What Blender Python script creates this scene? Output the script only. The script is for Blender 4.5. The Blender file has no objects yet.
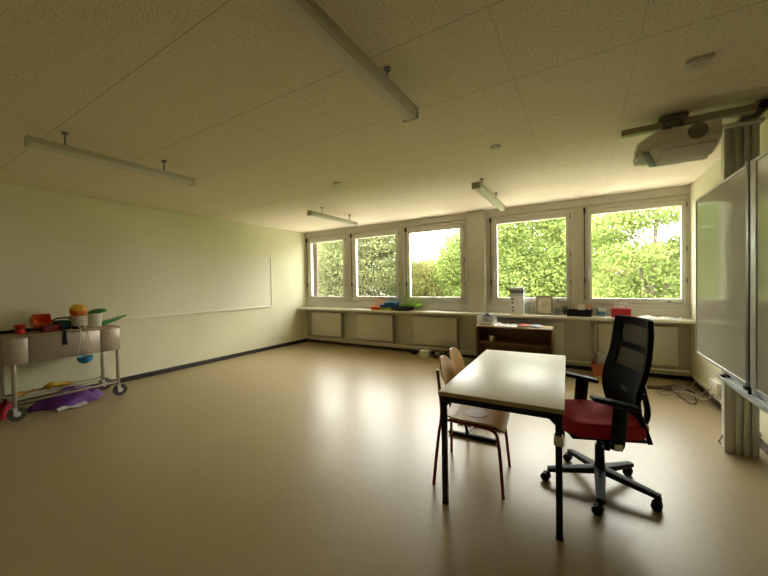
import bpy, bmesh, math, random
import numpy as np
from mathutils import Vector, Matrix, Euler

random.seed(7)
rng = np.random.default_rng(11)
S = bpy.context.scene
COL = S.collection
R = math.radians

# ------------------------------------------------------------------ camera
cd = bpy.data.cameras.new('camera')
cam = bpy.data.objects.new('camera', cd)
COL.objects.link(cam)
cd.sensor_width = 36.0
cd.lens = 331.85 / 768 * 36
cd.clip_start = 0.03
cd.clip_end = 300
_yaw, _pit, _rol = -0.5423, -0.0155, -0.0172
_f = Vector((math.sin(_yaw) * math.cos(_pit), math.cos(_yaw) * math.cos(_pit), math.sin(_pit)))
_r0 = Vector((math.cos(_yaw), -math.sin(_yaw), 0))
_u0 = _r0.cross(_f)
_r = math.cos(_rol) * _r0 + math.sin(_rol) * _u0
_u = -math.sin(_rol) * _r0 + math.cos(_rol) * _u0
M = Matrix(((_r.x, _u.x, -_f.x, 6.0678), (_r.y, _u.y, -_f.y, -6.2427), (_r.z, _u.z, -_f.z, 1.4558), (0, 0, 0, 1)))
cam.matrix_world = M
S.camera = cam

# ------------------------------------------------------------------ light and exposure
SKY = 13.0
SUN = 14.0
S.view_settings.view_transform = 'Standard'
S.view_settings.look = 'None'
S.view_settings.exposure = 0.66
S.view_settings.gamma = 1.0
S.view_settings.use_curve_mapping = False
S.cycles.use_denoising = True
S.cycles.max_bounces = 10
S.cycles.diffuse_bounces = 8
S.cycles.glossy_bounces = 4
S.cycles.transparent_max_bounces = 12
S.cycles.sample_clamp_indirect = 8.0
S.cycles.caustics_reflective = False
S.cycles.caustics_refractive = False

w = bpy.data.worlds.new('overcast_sky')
S.world = w
w.use_nodes = True
nt = w.node_tree
nt.nodes.clear()
wo = nt.nodes.new('ShaderNodeOutputWorld')
bg = nt.nodes.new('ShaderNodeBackground')
tc = nt.nodes.new('ShaderNodeTexCoord')
sp = nt.nodes.new('ShaderNodeSeparateXYZ')
rp = nt.nodes.new('ShaderNodeValToRGB')
rp.color_ramp.elements[0].position = 0.0
rp.color_ramp.elements[0].color = (0.82, 0.80, 0.74, 1)
rp.color_ramp.elements[1].position = 0.6
rp.color_ramp.elements[1].color = (1.0, 0.985, 0.93, 1)
nt.links.new(tc.outputs['Generated'], sp.inputs[0])
nt.links.new(sp.outputs['Z'], rp.inputs[0])
nt.links.new(rp.outputs[0], bg.inputs['Color'])
bg.inputs['Strength'].default_value = SKY
nt.links.new(bg.outputs[0], wo.inputs[0])

sl = bpy.data.lights.new('sun', 'SUN')
sl.energy = SUN
sl.angle = R(8)
sl.color = (1.0, 0.94, 0.80)
so = bpy.data.objects.new('sun', sl)
COL.objects.link(so)
so.rotation_euler = Vector((0.42, 0.14, -0.88)).to_track_quat('-Z', 'Y').to_euler()
so.location = (-12, -5, 28)

WIN = [(0.05, 1.34, 0.185, 1.205), (1.44, 2.76, 1.575, 2.625), (2.86, 4.17, 2.955, 4.04),
       (4.60, 5.93, 4.725, 5.82), (6.07, 7.36, 6.178, 7.258)]
for i, (a, b, ga, gb) in enumerate(WIN):       # sky portals that guide daylight sampling through each window
    pl = bpy.data.lights.new('window_portal', 'AREA')
    pl.shape = 'RECTANGLE'
    pl.size = gb - ga
    pl.size_y = 1.34
    pl.cycles.is_portal = True
    po = bpy.data.objects.new('window_portal', pl)
    po.location = ((ga + gb) / 2, 0.30, 1.82)
    po.rotation_euler = (R(-90), 0, 0)
    COL.objects.link(po)

# ------------------------------------------------------------------ mesh helper
class MB:
    def __init__(self):
        self.bm = bmesh.new()

    def _add(self, vs, fs):
        v = [self.bm.verts.new(p) for p in vs]
        out = []
        for f in fs:
            try:
                out.append(self.bm.faces.new([v[i] for i in f]))
            except ValueError:
                pass
        return v, out

    def box(self, c, s, rot=None, bev=0.0, seg=2):
        x, y, z = s[0] / 2, s[1] / 2, s[2] / 2
        ps = [Vector(p) for p in ((-x, -y, -z), (x, -y, -z), (x, y, -z), (-x, y, -z), (-x, -y, z), (x, -y, z), (x, y, z), (-x, y, z))]
        m = Euler(rot).to_matrix() if rot else Matrix.Identity(3)
        c = Vector(c)
        v, f = self._add([m @ p + c for p in ps], [(0, 3, 2, 1), (4, 5, 6, 7), (0, 1, 5, 4), (1, 2, 6, 5), (2, 3, 7, 6), (3, 0, 4, 7)])
        if bev > 0:
            es = list({e for q in f for e in q.edges})
            bmesh.ops.bevel(self.bm, geom=es, offset=bev, segments=seg, affect='EDGES', profile=0.5)
        return self

    def bb(self, x0, x1, y0, y1, z0, z1, bev=0.0):
        return self.box(((x0 + x1) / 2, (y0 + y1) / 2, (z0 + z1) / 2), (abs(x1 - x0), abs(y1 - y0), abs(z1 - z0)), None, bev)

    def cyl(self, p0, p1, r0, r1=None, seg=16, cap=True):
        r1 = r0 if r1 is None else r1
        p0, p1 = Vector(p0), Vector(p1)
        q = (p1 - p0).to_track_quat('Z', 'Y').to_matrix()
        vs = []
        for p, r in ((p0, r0), (p1, r1)):
            for k in range(seg):
                a = 2 * math.pi * k / seg
                vs.append(p + q @ Vector((r * math.cos(a), r * math.sin(a), 0)))
        fs = [(k, (k + 1) % seg, seg + (k + 1) % seg, seg + k) for k in range(seg)]
        if cap:
            fs += [tuple(range(seg - 1, -1, -1)), tuple(range(seg, 2 * seg))]
        self._add(vs, fs)
        return self

    def tube(self, path, r, seg=10, ry=None, smooth=0):
        pts = [Vector(p) for p in path]
        for _ in range(smooth):
            n = [pts[0]]
            for a, b in zip(pts[:-1], pts[1:]):
                n += [a * .75 + b * .25, a * .25 + b * .75]
            n.append(pts[-1])
            pts = n
        rs = r if isinstance(r, (list, tuple)) else None
        vs = []
        up = None
        for i, p in enumerate(pts):
            d = (pts[min(i + 1, len(pts) - 1)] - pts[max(i - 1, 0)]).normalized()
            if up is None:
                up = Vector((0, 0, 1)) if abs(d.z) < .9 else Vector((1, 0, 0))
            s = d.cross(up).normalized()
            up = s.cross(d).normalized()
            rr = r if rs is None else rs[0] + (rs[1] - rs[0]) * i / (len(pts) - 1)
            for k in range(seg):
                a = 2 * math.pi * k / seg
                vs.append(p + s * rr * math.cos(a) + up * (ry or rr) * math.sin(a))
        fs = []
        for i in range(len(pts) - 1):
            for k in range(seg):
                fs.append((i * seg + k, i * seg + (k + 1) % seg, (i + 1) * seg + (k + 1) % seg, (i + 1) * seg + k))
        fs += [tuple(range(seg - 1, -1, -1)), tuple(range((len(pts) - 1) * seg, len(pts) * seg))]
        self._add(vs, fs)
        return self

    def lathe(self, prof, seg=24, c=(0, 0, 0), m=None):
        c = Vector(c)
        vs, idx = [], []
        for r, z in prof:
            row = []
            if r < 1e-6:
                vs.append(Vector((0, 0, z)))
                row = [len(vs) - 1] * seg
            else:
                for k in range(seg):
                    a = 2 * math.pi * k / seg
                    vs.append(Vector((r * math.cos(a), r * math.sin(a), z)))
                    row.append(len(vs) - 1)
            idx.append(row)
        fs = []
        for a, b in zip(idx[:-1], idx[1:]):
            for k in range(seg):
                q = []
                for i in (a[k], a[(k + 1) % seg], b[(k + 1) % seg], b[k]):
                    if i not in q:
                        q.append(i)
                if len(q) > 2:
                    fs.append(tuple(q))
        vs = [(m @ v if m else v) + c for v in vs]
        self._add(vs, fs)
        return self

    def prism(self, poly, d, m=None, c=(0, 0, 0)):
        """poly in local xz, extruded along local y by d (centred)"""
        n = len(poly)
        c = Vector(c)
        vs = [Vector((x, -d / 2, z)) for x, z in poly] + [Vector((x, d / 2, z)) for x, z in poly]
        vs = [(m @ v if m else v) + c for v in vs]
        fs = [tuple(range(n)), tuple(range(2 * n - 1, n - 1, -1))] + [(i, i + n, (i + 1) % n + n, (i + 1) % n) for i in range(n)]
        self._add(vs, fs)
        return self

    def sheet(self, fn, nu, nv, th=0.0, close=True):
        """fn(u,v)->point, 0..1; with th a closed solid offset along normals"""
        P = [[Vector(fn(i / nu, j / nv)) for j in range(nv + 1)] for i in range(nu + 1)]
        if th == 0:
            vs = [P[i][j] for i in range(nu + 1) for j in range(nv + 1)]
            self._add(vs, [(i * (nv + 1) + j, (i + 1) * (nv + 1) + j, (i + 1) * (nv + 1) + j + 1, i * (nv + 1) + j + 1) for i in range(nu) for j in range(nv)])
            return self
        N = [[None] * (nv + 1) for _ in range(nu + 1)]
        for i in range(nu + 1):
            for j in range(nv + 1):
                du = P[min(i + 1, nu)][j] - P[max(i - 1, 0)][j]
                dv = P[i][min(j + 1, nv)] - P[i][max(j - 1, 0)]
                N[i][j] = du.cross(dv).normalized()
        k = (nu + 1) * (nv + 1)
        g = lambda i, j: i * (nv + 1) + j
        vs = [P[i][j] + N[i][j] * th / 2 for i in range(nu + 1) for j in range(nv + 1)] + [P[i][j] - N[i][j] * th / 2 for i in range(nu + 1) for j in range(nv + 1)]
        fs = []
        for i in range(nu):
            for j in range(nv):
                fs.append((g(i, j), g(i + 1, j), g(i + 1, j + 1), g(i, j + 1)))
                fs.append((k + g(i, j), k + g(i, j + 1), k + g(i + 1, j + 1), k + g(i + 1, j)))
        for i in range(nu):
            fs.append((g(i, 0), k + g(i, 0), k + g(i + 1, 0), g(i + 1, 0)))
            fs.append((g(i, nv), g(i + 1, nv), k + g(i + 1, nv), k + g(i, nv)))
        for j in range(nv):
            fs.append((g(0, j), g(0, j + 1), k + g(0, j + 1), k + g(0, j)))
            fs.append((g(nu, j), k + g(nu, j), k + g(nu, j + 1), g(nu, j + 1)))
        self._add(vs, fs)
        return self

    def build(self, name, mat, parent=None, loc=None, rot=None, ang=38):
        bmesh.ops.recalc_face_normals(self.bm, faces=self.bm.faces)
        for f in self.bm.faces:
            f.smooth = True
        me = bpy.data.meshes.new(name)
        self.bm.to_mesh(me)
        self.bm.free()
        me.set_sharp_from_angle(angle=R(ang))
        me.materials.append(mat)
        o = bpy.data.objects.new(name, me)
        COL.objects.link(o)
        if parent:
            o.parent = parent
        if loc:
            o.location = loc
        if rot:
            o.rotation_euler = rot
        return o


def tag(o, label, cat, group=None, kind=None):
    if label:
        o['label'] = label
    if cat:
        o['category'] = cat
    if group:
        o['group'] = group
    if kind:
        o['kind'] = kind
    return o


def thing(name, label, cat, loc=(0, 0, 0), rz=0.0, group=None):
    o = bpy.data.objects.new(name, None)
    o.empty_display_size = 0.05
    COL.objects.link(o)
    o.location = loc
    o.rotation_euler = (0, 0, rz)
    return tag(o, label, cat, group)


def struct(o):
    o['kind'] = 'structure'
    return o


def copy_tree(o, parent=None):
    c = o.copy()
    COL.objects.link(c)
    if parent:
        c.parent = parent
    for ch in [x for x in bpy.data.objects if x.parent == o]:
        copy_tree(ch, c)
    return c


# ------------------------------------------------------------------ materials
def mat(name, col, rough=0.5, metal=0.0, var=0.0, vscale=6.0, bump=0.0, bscale=40.0, spec=0.5, alpha=1.0, transl=0.0, detail=3.0):
    m = bpy.data.materials.new(name)
    m.use_nodes = True
    n = m.node_tree.nodes
    L = m.node_tree.links
    b = n['Principled BSDF']
    b.inputs['Base Color'].default_value = (*col, 1)
    b.inputs['Roughness'].default_value = rough
    b.inputs['Metallic'].default_value = metal
    b.inputs['Specular IOR Level'].default_value = spec
    b.inputs['Alpha'].default_value = alpha
    t = n.new('ShaderNodeTexCoord')
    if var > 0:
        x = n.new('ShaderNodeTexNoise')
        x.inputs['Scale'].default_value = vscale
        x.inputs['Detail'].default_value = detail
        L.new(t.outputs['Object'], x.inputs['Vector'])
        r = n.new('ShaderNodeValToRGB')
        r.color_ramp.elements[0].position = 0.3
        r.color_ramp.elements[1].position = 0.7
        r.color_ramp.elements[0].color = (*[c * (1 - var) for c in col], 1)
        r.color_ramp.elements[1].color = (*[min(1, c * (1 + var)) for c in col], 1)
        L.new(x.outputs['Fac'], r.inputs[0])
        L.new(r.outputs[0], b.inputs['Base Color'])
    if bump > 0:
        x = n.new('ShaderNodeTexNoise')
        x.inputs['Scale'].default_value = bscale
        x.inputs['Detail'].default_value = 4
        L.new(t.outputs['Object'], x.inputs['Vector'])
        k = n.new('ShaderNodeBump')
        k.inputs['Strength'].default_value = bump
        k.inputs['Distance'].default_value = 0.004
        L.new(x.outputs['Fac'], k.inputs['Height'])
        L.new(k.outputs[0], b.inputs['Normal'])
    return m


def glass_mat(name, tint=(1, 1, 1), gloss=0.06):
    m = bpy.data.materials.new(name)
    m.use_nodes = True
    n = m.node_tree.nodes
    L = m.node_tree.links
    n.clear()
    o = n.new('ShaderNodeOutputMaterial')
    t = n.new('ShaderNodeBsdfTransparent')
    t.inputs[0].default_value = (*tint, 1)
    g = n.new('ShaderNodeBsdfGlossy')
    g.inputs['Roughness'].default_value = 0.03
    mx = n.new('ShaderNodeMixShader')
    lw = n.new('ShaderNodeLayerWeight')
    lw.inputs[0].default_value = 0.25
    mm = n.new('ShaderNodeMath')
    mm.operation = 'MULTIPLY_ADD'
    mm.inputs[1].default_value = 0.5
    mm.inputs[2].default_value = gloss
    mm.use_clamp = True
    L.new(lw.outputs['Fresnel'], mm.inputs[0])
    L.new(mm.outputs[0], mx.inputs[0])
    L.new(t.outputs[0], mx.inputs[1])
    L.new(g.outputs[0], mx.inputs[2])
    L.new(mx.outputs[0], o.inputs[0])
    return m


def leaf_mat(name, dark, light):
    m = bpy.data.materials.new(name)
    m.use_nodes = True
    n = m.node_tree.nodes
    L = m.node_tree.links
    n.clear()
    o = n.new('ShaderNodeOutputMaterial')
    d = n.new('ShaderNodeBsdfDiffuse')
    t = n.new('ShaderNodeBsdfTranslucent')
    mx = n.new('ShaderNodeMixShader')
    mx.inputs[0].default_value = 0.56
    g = n.new('ShaderNodeNewGeometry')
    tcn = n.new('ShaderNodeTexCoord')
    nz = n.new('ShaderNodeTexNoise')
    nz.inputs['Scale'].default_value = 0.8
    L.new(tcn.outputs['Object'], nz.inputs['Vector'])
    ad = n.new('ShaderNodeMath')
    ad.operation = 'ADD'
    L.new(g.outputs['Random Per Island'], ad.inputs[0])
    L.new(nz.outputs['Fac'], ad.inputs[1])
    hf = n.new('ShaderNodeMath')
    hf.operation = 'MULTIPLY'
    hf.inputs[1].default_value = 0.5
    L.new(ad.outputs[0], hf.inputs[0])
    r = n.new('ShaderNodeValToRGB')
    r.color_ramp.elements[0].position = 0.2
    r.color_ramp.elements[0].color = (*dark, 1)
    r.color_ramp.elements[1].position = 0.8
    r.color_ramp.elements[1].color = (*light, 1)
    L.new(hf.outputs[0], r.inputs[0])
    L.new(r.outputs[0], d.inputs[0])
    L.new(r.outputs[0], t.inputs[0])
    L.new(d.outputs[0], mx.inputs[1])
    L.new(t.outputs[0], mx.inputs[2])
    L.new(mx.outputs[0], o.inputs[0])
    return m


def ceiling_mat():
    m = bpy.data.materials.new('acoustic_tile')
    m.use_nodes = True
    n = m.node_tree.nodes
    L = m.node_tree.links
    b = n['Principled BSDF']
    b.inputs['Roughness'].default_value = 0.9
    b.inputs['Specular IOR Level'].default_value = 0.2
    t = n.new('ShaderNodeTexCoord')
    base = (0.90, 0.815, 0.70)
    # worm holes of the mineral-fibre tile
    mp = n.new('ShaderNodeMapping')
    mp.inputs['Scale'].default_value = (1.0, 1.7, 1.0)
    L.new(t.outputs['Object'], mp.inputs[0])
    z = n.new('ShaderNodeTexNoise')
    z.inputs['Scale'].default_value = 80
    z.inputs['Detail'].default_value = 2
    z.inputs['Roughness'].default_value = 0.6
    L.new(mp.outputs[0], z.inputs['Vector'])
    r = n.new('ShaderNodeValToRGB')
    r.color_ramp.elements[0].position = 0.33
    r.color_ramp.elements[0].color = (*[c * 0.50 for c in base], 1)
    r.color_ramp.elements[1].position = 0.45
    r.color_ramp.elements[1].color = (*base, 1)
    L.new(z.outputs['Fac'], r.inputs[0])
    # tile to tile tone
    sx = n.new('ShaderNodeSeparateXYZ')
    L.new(t.outputs['Object'], sx.inputs[0])

    def line(sock, period, off, wd):
        a = n.new('ShaderNodeMath'); a.operation = 'ADD'; a.inputs[1].default_value = off
        L.new(sock, a.inputs[0])
        p = n.new('ShaderNodeMath'); p.operation = 'PINGPONG'; p.inputs[1].default_value = period / 2
        L.new(a.outputs[0], p.inputs[0])
        c = n.new('ShaderNodeMath'); c.operation = 'LESS_THAN'; c.inputs[1].default_value = wd
        L.new(p.outputs[0], c.inputs[0])
        return c.outputs[0]
    ly = line(sx.outputs['Y'], 0.665, 4.62 + 0.665 * 3, 0.004)
    lx = line(sx.outputs['X'], 0.645, -5.69 + 0.645 * 20, 0.003)
    lq = n.new('ShaderNodeMath'); lq.operation = 'MULTIPLY'; lq.inputs[1].default_value = 0.55
    L.new(lx, lq.inputs[0])
    mxm = n.new('ShaderNodeMath'); mxm.operation = 'MAXIMUM'
    L.new(ly, mxm.inputs[0]); L.new(lq.outputs[0], mxm.inputs[1])
    k = n.new('ShaderNodeMath'); k.operation = 'MULTIPLY'; k.inputs[1].default_value = 0.36
    L.new(mxm.outputs[0], k.inputs[0])
    mix = n.new('ShaderNodeMix'); mix.data_type = 'RGBA'
    L.new(k.outputs[0], mix.inputs[0])
    L.new(r.outputs[0], mix.inputs[6])
    mix.inputs[7].default_value = (0.16, 0.12, 0.08, 1)
    L.new(mix.outputs[2], b.inputs['Base Color'])
    bp = n.new('ShaderNodeBump')
    bp.inputs['Strength'].default_value = 0.25
    bp.inputs['Distance'].default_value = 0.003
    L.new(z.outputs['Fac'], bp.inputs['Height'])
    L.new(bp.outputs[0], b.inputs['Normal'])
    return m


def floor_mat():
    m = bpy.data.materials.new('linoleum')
    m.use_nodes = True
    n = m.node_tree.nodes
    L = m.node_tree.links
    b = n['Principled BSDF']
    t = n.new('ShaderNodeTexCoord')
    z = n.new('ShaderNodeTexNoise'); z.inputs['Scale'].default_value = 1.3; z.inputs['Detail'].default_value = 6
    L.new(t.outputs['Object'], z.inputs['Vector'])
    z2 = n.new('ShaderNodeTexNoise'); z2.inputs['Scale'].default_value = 26; z2.inputs['Detail'].default_value = 5
    L.new(t.outputs['Object'], z2.inputs['Vector'])
    r = n.new('ShaderNodeValToRGB')
    r.color_ramp.elements[0].position = 0.3; r.color_ramp.elements[0].color = (0.32, 0.248, 0.132, 1)
    r.color_ramp.elements[1].position = 0.7; r.color_ramp.elements[1].color = (0.385, 0.303, 0.166, 1)
    mx = n.new('ShaderNodeMath'); mx.operation = 'MULTIPLY_ADD'; mx.inputs[1].default_value = 0.5
    hf = n.new('ShaderNodeMath'); hf.operation = 'MULTIPLY'; hf.inputs[1].default_value = 0.5
    L.new(z2.outputs['Fac'], hf.inputs[0])
    L.new(z.outputs['Fac'], mx.inputs[0]); L.new(hf.outputs[0], mx.inputs[2])
    L.new(mx.outputs[0], r.inputs[0])
    L.new(r.outputs[0], b.inputs['Base Color'])
    rr = n.new('ShaderNodeMapRange')
    rr.inputs['To Min'].default_value = 0.29; rr.inputs['To Max'].default_value = 0.41
    L.new(z.outputs['Fac'], rr.inputs[0])
    L.new(rr.outputs[0], b.inputs['Roughness'])
    b.inputs['Specular IOR Level'].default_value = 0.5
    bp = n.new('ShaderNodeBump'); bp.inputs['Strength'].default_value = 0.05; bp.inputs['Distance'].default_value = 0.002
    L.new(z2.outputs['Fac'], bp.inputs['Height']); L.new(bp.outputs[0], b.inputs['Normal'])
    return m


K = {}
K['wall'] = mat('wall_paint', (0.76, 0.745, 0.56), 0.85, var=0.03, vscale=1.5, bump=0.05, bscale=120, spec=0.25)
K['wallshaded'] = mat('window_wall_paint', (0.57, 0.545, 0.455), 0.85, var=0.03, vscale=1.5, bump=0.05, bscale=120, spec=0.25)  # wall paint darkened in colour for the backlit window side
K['frame'] = mat('window_paint', (0.61, 0.59, 0.515), 0.45, var=0.03, vscale=4)
K['sill'] = mat('sill_laminate', (0.72, 0.68, 0.57), 0.3, var=0.03, vscale=5)
K['rad'] = mat('radiator_enamel', (0.69, 0.655, 0.55), 0.4, var=0.03, vscale=3)
K['pipe'] = mat('pipe_paint', (0.68, 0.64, 0.50), 0.4)
K['base'] = mat('baseboard_rubber', (0.02, 0.016, 0.012), 0.45, var=0.2, vscale=8)
K['ceil'] = ceiling_mat()
K['floor'] = floor_mat()
K['glass'] = glass_mat('window_glass', (0.97, 0.98, 0.96), 0.03)
K['clear'] = glass_mat('clear_glass', (0.95, 0.96, 0.94), 0.10)
K['clearplastic'] = mat('clear_plastic', (0.88, 0.89, 0.86), 0.2, alpha=0.24)
K['black'] = mat('black_steel', (0.008, 0.007, 0.007), 0.45, var=0.2, spec=0.3)
K['backshell'] = mat('black_back_fabric', (0.006, 0.006, 0.007), 0.8, spec=0.1)
K['plastic'] = mat('black_plastic', (0.009, 0.009, 0.010), 0.55, var=0.15, vscale=20, spec=0.25)
K['mesh'] = mat('mesh_fabric', (0.012, 0.012, 0.012), 0.8, alpha=0.66)
K['redfab'] = mat('red_upholstery', (0.42, 0.008, 0.02), 0.85, var=0.2, vscale=60, bump=0.3, bscale=300)
K['tabletop'] = mat('table_laminate', (0.80, 0.78, 0.70), 0.36, var=0.03, vscale=9)
K['edge'] = mat('table_edge', (0.42, 0.32, 0.19), 0.45, var=0.1, vscale=20)
K['redmetal'] = mat('red_tube', (0.24, 0.012, 0.018), 0.35)
K['ply'] = mat('plywood', (0.62, 0.39, 0.17), 0.35, var=0.16, vscale=3.5, detail=6)
K['brown'] = mat('walnut_veneer', (0.15, 0.065, 0.026), 0.45, var=0.2, vscale=5, detail=6)
K['beech'] = mat('edge_wood', (0.40, 0.28, 0.15), 0.45, var=0.1, vscale=9)
K['steel'] = mat('stainless', (0.42, 0.365, 0.31), 0.38, metal=0.75, var=0.06, vscale=9)
K['alu'] = mat('aluminium', (0.66, 0.67, 0.67), 0.4, metal=0.35, var=0.04)
K['darkalu'] = mat('dark_aluminium', (0.20, 0.20, 0.20), 0.4, metal=0.6)
K['board'] = mat('board_enamel', (0.50, 0.51, 0.43), 0.09, var=0.02, vscale=2, spec=0.6)
K['white'] = mat('white_plastic', (0.75, 0.73, 0.66), 0.4, var=0.02)
K['paper'] = mat('paper', (0.80, 0.80, 0.78), 0.8, var=0.04, vscale=15)
K['projector'] = mat('projector_shell', (0.60, 0.58, 0.50), 0.4, var=0.03)
K['lens'] = mat('lens_dark', (0.02, 0.02, 0.03), 0.1)
K['grille'] = mat('grille', (0.17, 0.145, 0.11), 0.6)
K['rubber'] = mat('wheel_rubber', (0.055, 0.05, 0.045), 0.55)
K['red'] = mat('red_plastic', (0.55, 0.03, 0.015), 0.4, var=0.1)
K['orange'] = mat('orange_plastic', (0.75, 0.16, 0.02), 0.4, var=0.08)
K['yellow'] = mat('yellow_plastic', (0.70, 0.38, 0.03), 0.4, var=0.1)
K['green'] = mat('green_plastic', (0.02, 0.20, 0.06), 0.4, var=0.1)
K['lime'] = mat('lime_plastic', (0.30, 0.45, 0.04), 0.4, var=0.1)
K['blue'] = mat('blue_plastic', (0.02, 0.13, 0.30), 0.4, var=0.1)
K['skyblue'] = mat('sky_blue_plastic', (0.02, 0.22, 0.50), 0.35, var=0.05)
K['navy'] = mat('navy_plastic', (0.01, 0.022, 0.06), 0.4, var=0.1)
K['darkgreen'] = mat('dark_green_cloth', (0.006, 0.05, 0.022), 0.8, var=0.2, vscale=20)
K['purple'] = mat('purple_cloth', (0.13, 0.03, 0.24), 0.6, var=0.3, vscale=9, bump=0.3, bscale=25)
K['redcloth'] = mat('red_cloth', (0.38, 0.012, 0.03), 0.7, var=0.3, vscale=9)
K['gold'] = mat('gold_foil', (0.72, 0.42, 0.05), 0.3, metal=0.4, var=0.25, vscale=14)
K['rope'] = mat('white_cord', (0.62, 0.55, 0.42), 0.8)
K['cactus'] = mat('plant_green', (0.05, 0.10, 0.04), 0.6, var=0.4, vscale=60)
K['woodframe'] = mat('picture_frame_wood', (0.30, 0.25, 0.17), 0.5, var=0.2, vscale=12)
K['grey'] = mat('grey_plastic', (0.30, 0.30, 0.31), 0.4, var=0.1)
K['bark'] = mat('bark', (0.10, 0.075, 0.055), 0.9, var=0.3, vscale=8, bump=0.6, bscale=14)
K['lawn'] = mat('lawn', (0.10, 0.20, 0.03), 0.9, var=0.3, vscale=2)
K['facade'] = mat('outside_facade', (0.14, 0.11, 0.095), 0.9, var=0.05)
K['house'] = mat('pale_render', (0.82, 0.81, 0.78), 0.8, var=0.04)
K['darkwin'] = mat('dark_window', (0.10, 0.12, 0.14), 0.15)

# ------------------------------------------------------------------ room shell
W, H, YB = 7.3516, 2.75, -8.2
struct(MB().bb(-.2, W + .2, YB - .2, 0.22, -.2, 0).build('floor', K['floor']))
struct(MB().bb(-.2, W + .2, YB - .2, 0.22, H, H + .25).build('ceiling', K['ceil']))
struct(MB().bb(-.2, 0, YB - .2, 0.22, 0, H).build('wall_left', K['wall']))
struct(MB().bb(W, W + .2, YB - .2, 0.22, 0, H).build('wall_right', K['wall']))
struct(MB().bb(0, W, YB - .2, YB, 0, H).build('wall_back', K['wall']))
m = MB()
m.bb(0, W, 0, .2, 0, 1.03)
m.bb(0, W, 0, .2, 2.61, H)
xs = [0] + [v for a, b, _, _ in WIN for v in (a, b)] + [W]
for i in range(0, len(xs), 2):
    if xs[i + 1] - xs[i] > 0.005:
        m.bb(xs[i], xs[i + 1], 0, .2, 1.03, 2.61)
struct(m.build('wall_front', K['wallshaded']))
# step panel below the windows, head strip above, pillar between third and fourth window
struct(MB().bb(0, 4.21, -.02, 0, .88, 1.02).bb(4.53, W, -.02, 0, .88, 1.02).build('trim_1', K['frame']))
struct(MB().bb(0, 4.21, -.025, 0, 2.635, H).bb(4.53, W, -.025, 0, 2.635, H).build('trim_2', K['frame']))
struct(MB().bb(4.215, 4.525, -.13, 0, .88, H, .004).build('trim_3', K['wallshaded']))
# outside reveal at the first window
struct(MB().bb(-.2, .185, .2, .235, .6, 3.2).build('trim_4', K['facade']))
# long window sill
struct(MB().bb(0, W, -.345, 0, .838, .88, .006).build('trim_5', K['sill']))
# pinboard rail along the left wall handled below; base boards
struct(MB().bb(0, .014, YB, -.03, 0, .075, .003).build('baseboard_left', K['base']))
struct(MB().bb(.0, W, -.03, 0, 0, .065, .003).build('baseboard_front', K['base']))
struct(MB().bb(W - .014, W, YB, -.03, 0, .075, .003).build('baseboard_right', K['base']))

for i, (a, b, ga, gb) in enumerate(WIN):
    r = bpy.data.objects.new('window_%d' % (i + 1), None)
    COL.objects.link(r)
    r.location = ((a + b) / 2, 0, 1.03)
    struct(r)
    cx = (a + b) / 2
    a0, b0, g0, g1 = a - cx, b - cx, ga - cx, gb - cx
    z0, z1, gz0, gz1 = 0.0, 1.58, 0.125, 1.452
    f = .045
    m = MB()
    m.bb(a0, a0 + f, -.015, .09, z0, z1, .004).bb(b0 - f, b0, -.015, .09, z0, z1, .004)
    m.bb(a0 + f, b0 - f, -.015, .09, z0, z0 + f, .004).bb(a0 + f, b0 - f, -.015, .09, z1 - f, z1, .004)
    m.bb(a0 + f, a0 + f + .03, .057, .09, z0 + f, z1 - f).bb(b0 - f - .03, b0 - f, .057, .09, z0 + f, z1 - f)
    m.bb(a0 + f, b0 - f, .057, .09, z0 + f, z0 + f + .03).bb(a0 + f, b0 - f, .057, .09, z1 - f - .03, z1 - f)
    m.build('window_frame', K['frame'], r)
    m = MB()
    e = .006
    sa, sb, s0, s1 = a0 + f + e, b0 - f - e, z0 + f + e, z1 - f - e
    m.bb(sa, g0, -.03, .055, s0, s1, .006).bb(g1, sb, -.03, .055, s0, s1, .006)
    m.bb(g0, g1, -.03, .055, s0, gz0, .006).bb(g0, g1, -.03, .055, gz1, s1, .006)
    m.build('sash', K['frame'], r)
    MB().bb(g0 - .01, g1 + .01, .010, .016, gz0 - .01, gz1 + .01).build('pane', K['glass'], r)
    # dark operating rod and hinges at the left jamb, small handle at the bottom right rail
    m = MB()
    m.cyl((a0 + .012, -.026, .10), (a0 + .012, -.026, z1 - .02), .007, seg=8)
    m.bb(a0 - .004, a0 + .03, -.05, -.012, z1 - .10, z1 - .01, .004)
    m.bb(a0 + .0, a0 + .024, -.042, -.014, .36, .44, .004)
    m.build('operating_rod', K['base'], r)
    for hz in (.35, .8, 1.42):
        MB().cyl((sb + .004, -.036, hz), (sb + .004, -.036, hz + .07), .008, seg=8).build('hinge', K['darkalu'], r)
    hx = sb - .20 if i else sa + .05
    m = MB()
    m.bb(hx - .01, hx + .03, -.055, -.028, s0 + .018, s0 + .045, .003)
    m.tube([(hx + .01, -.055, s0 + .03), (hx + .05, -.062, s0 + .022), (hx + .15, -.062, s0 + .018)], .005, 8)
    m.build('window_latch', K['darkalu'], r)
    m = MB()
    m.bb(g0 - .06, g0 - .03, -.045, -.03, .5, .6, .003)
    m.tube([(g0 - .045, -.05, .56), (g0 - .045, -.066, .55), (g0 - .045, -.066, .46)], .007, 8)
    m.build('window_handle', K['alu'], r)

# ------------------------------------------------------------------ outside
struct(MB().bb(-60, 60, 9.0, 120, -4.2, -4.0).build('lawn', K['lawn']))
struct(MB().bb(-60, 60, .36, 9.0, -4.2, -4.0).build('bounce_ground', mat('bounce_ground_pale', (0.64, 0.59, 0.50), 0.85, var=0.06, vscale=1.5)))  # unseen pale ground added to bounce daylight up to the ceiling


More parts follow.
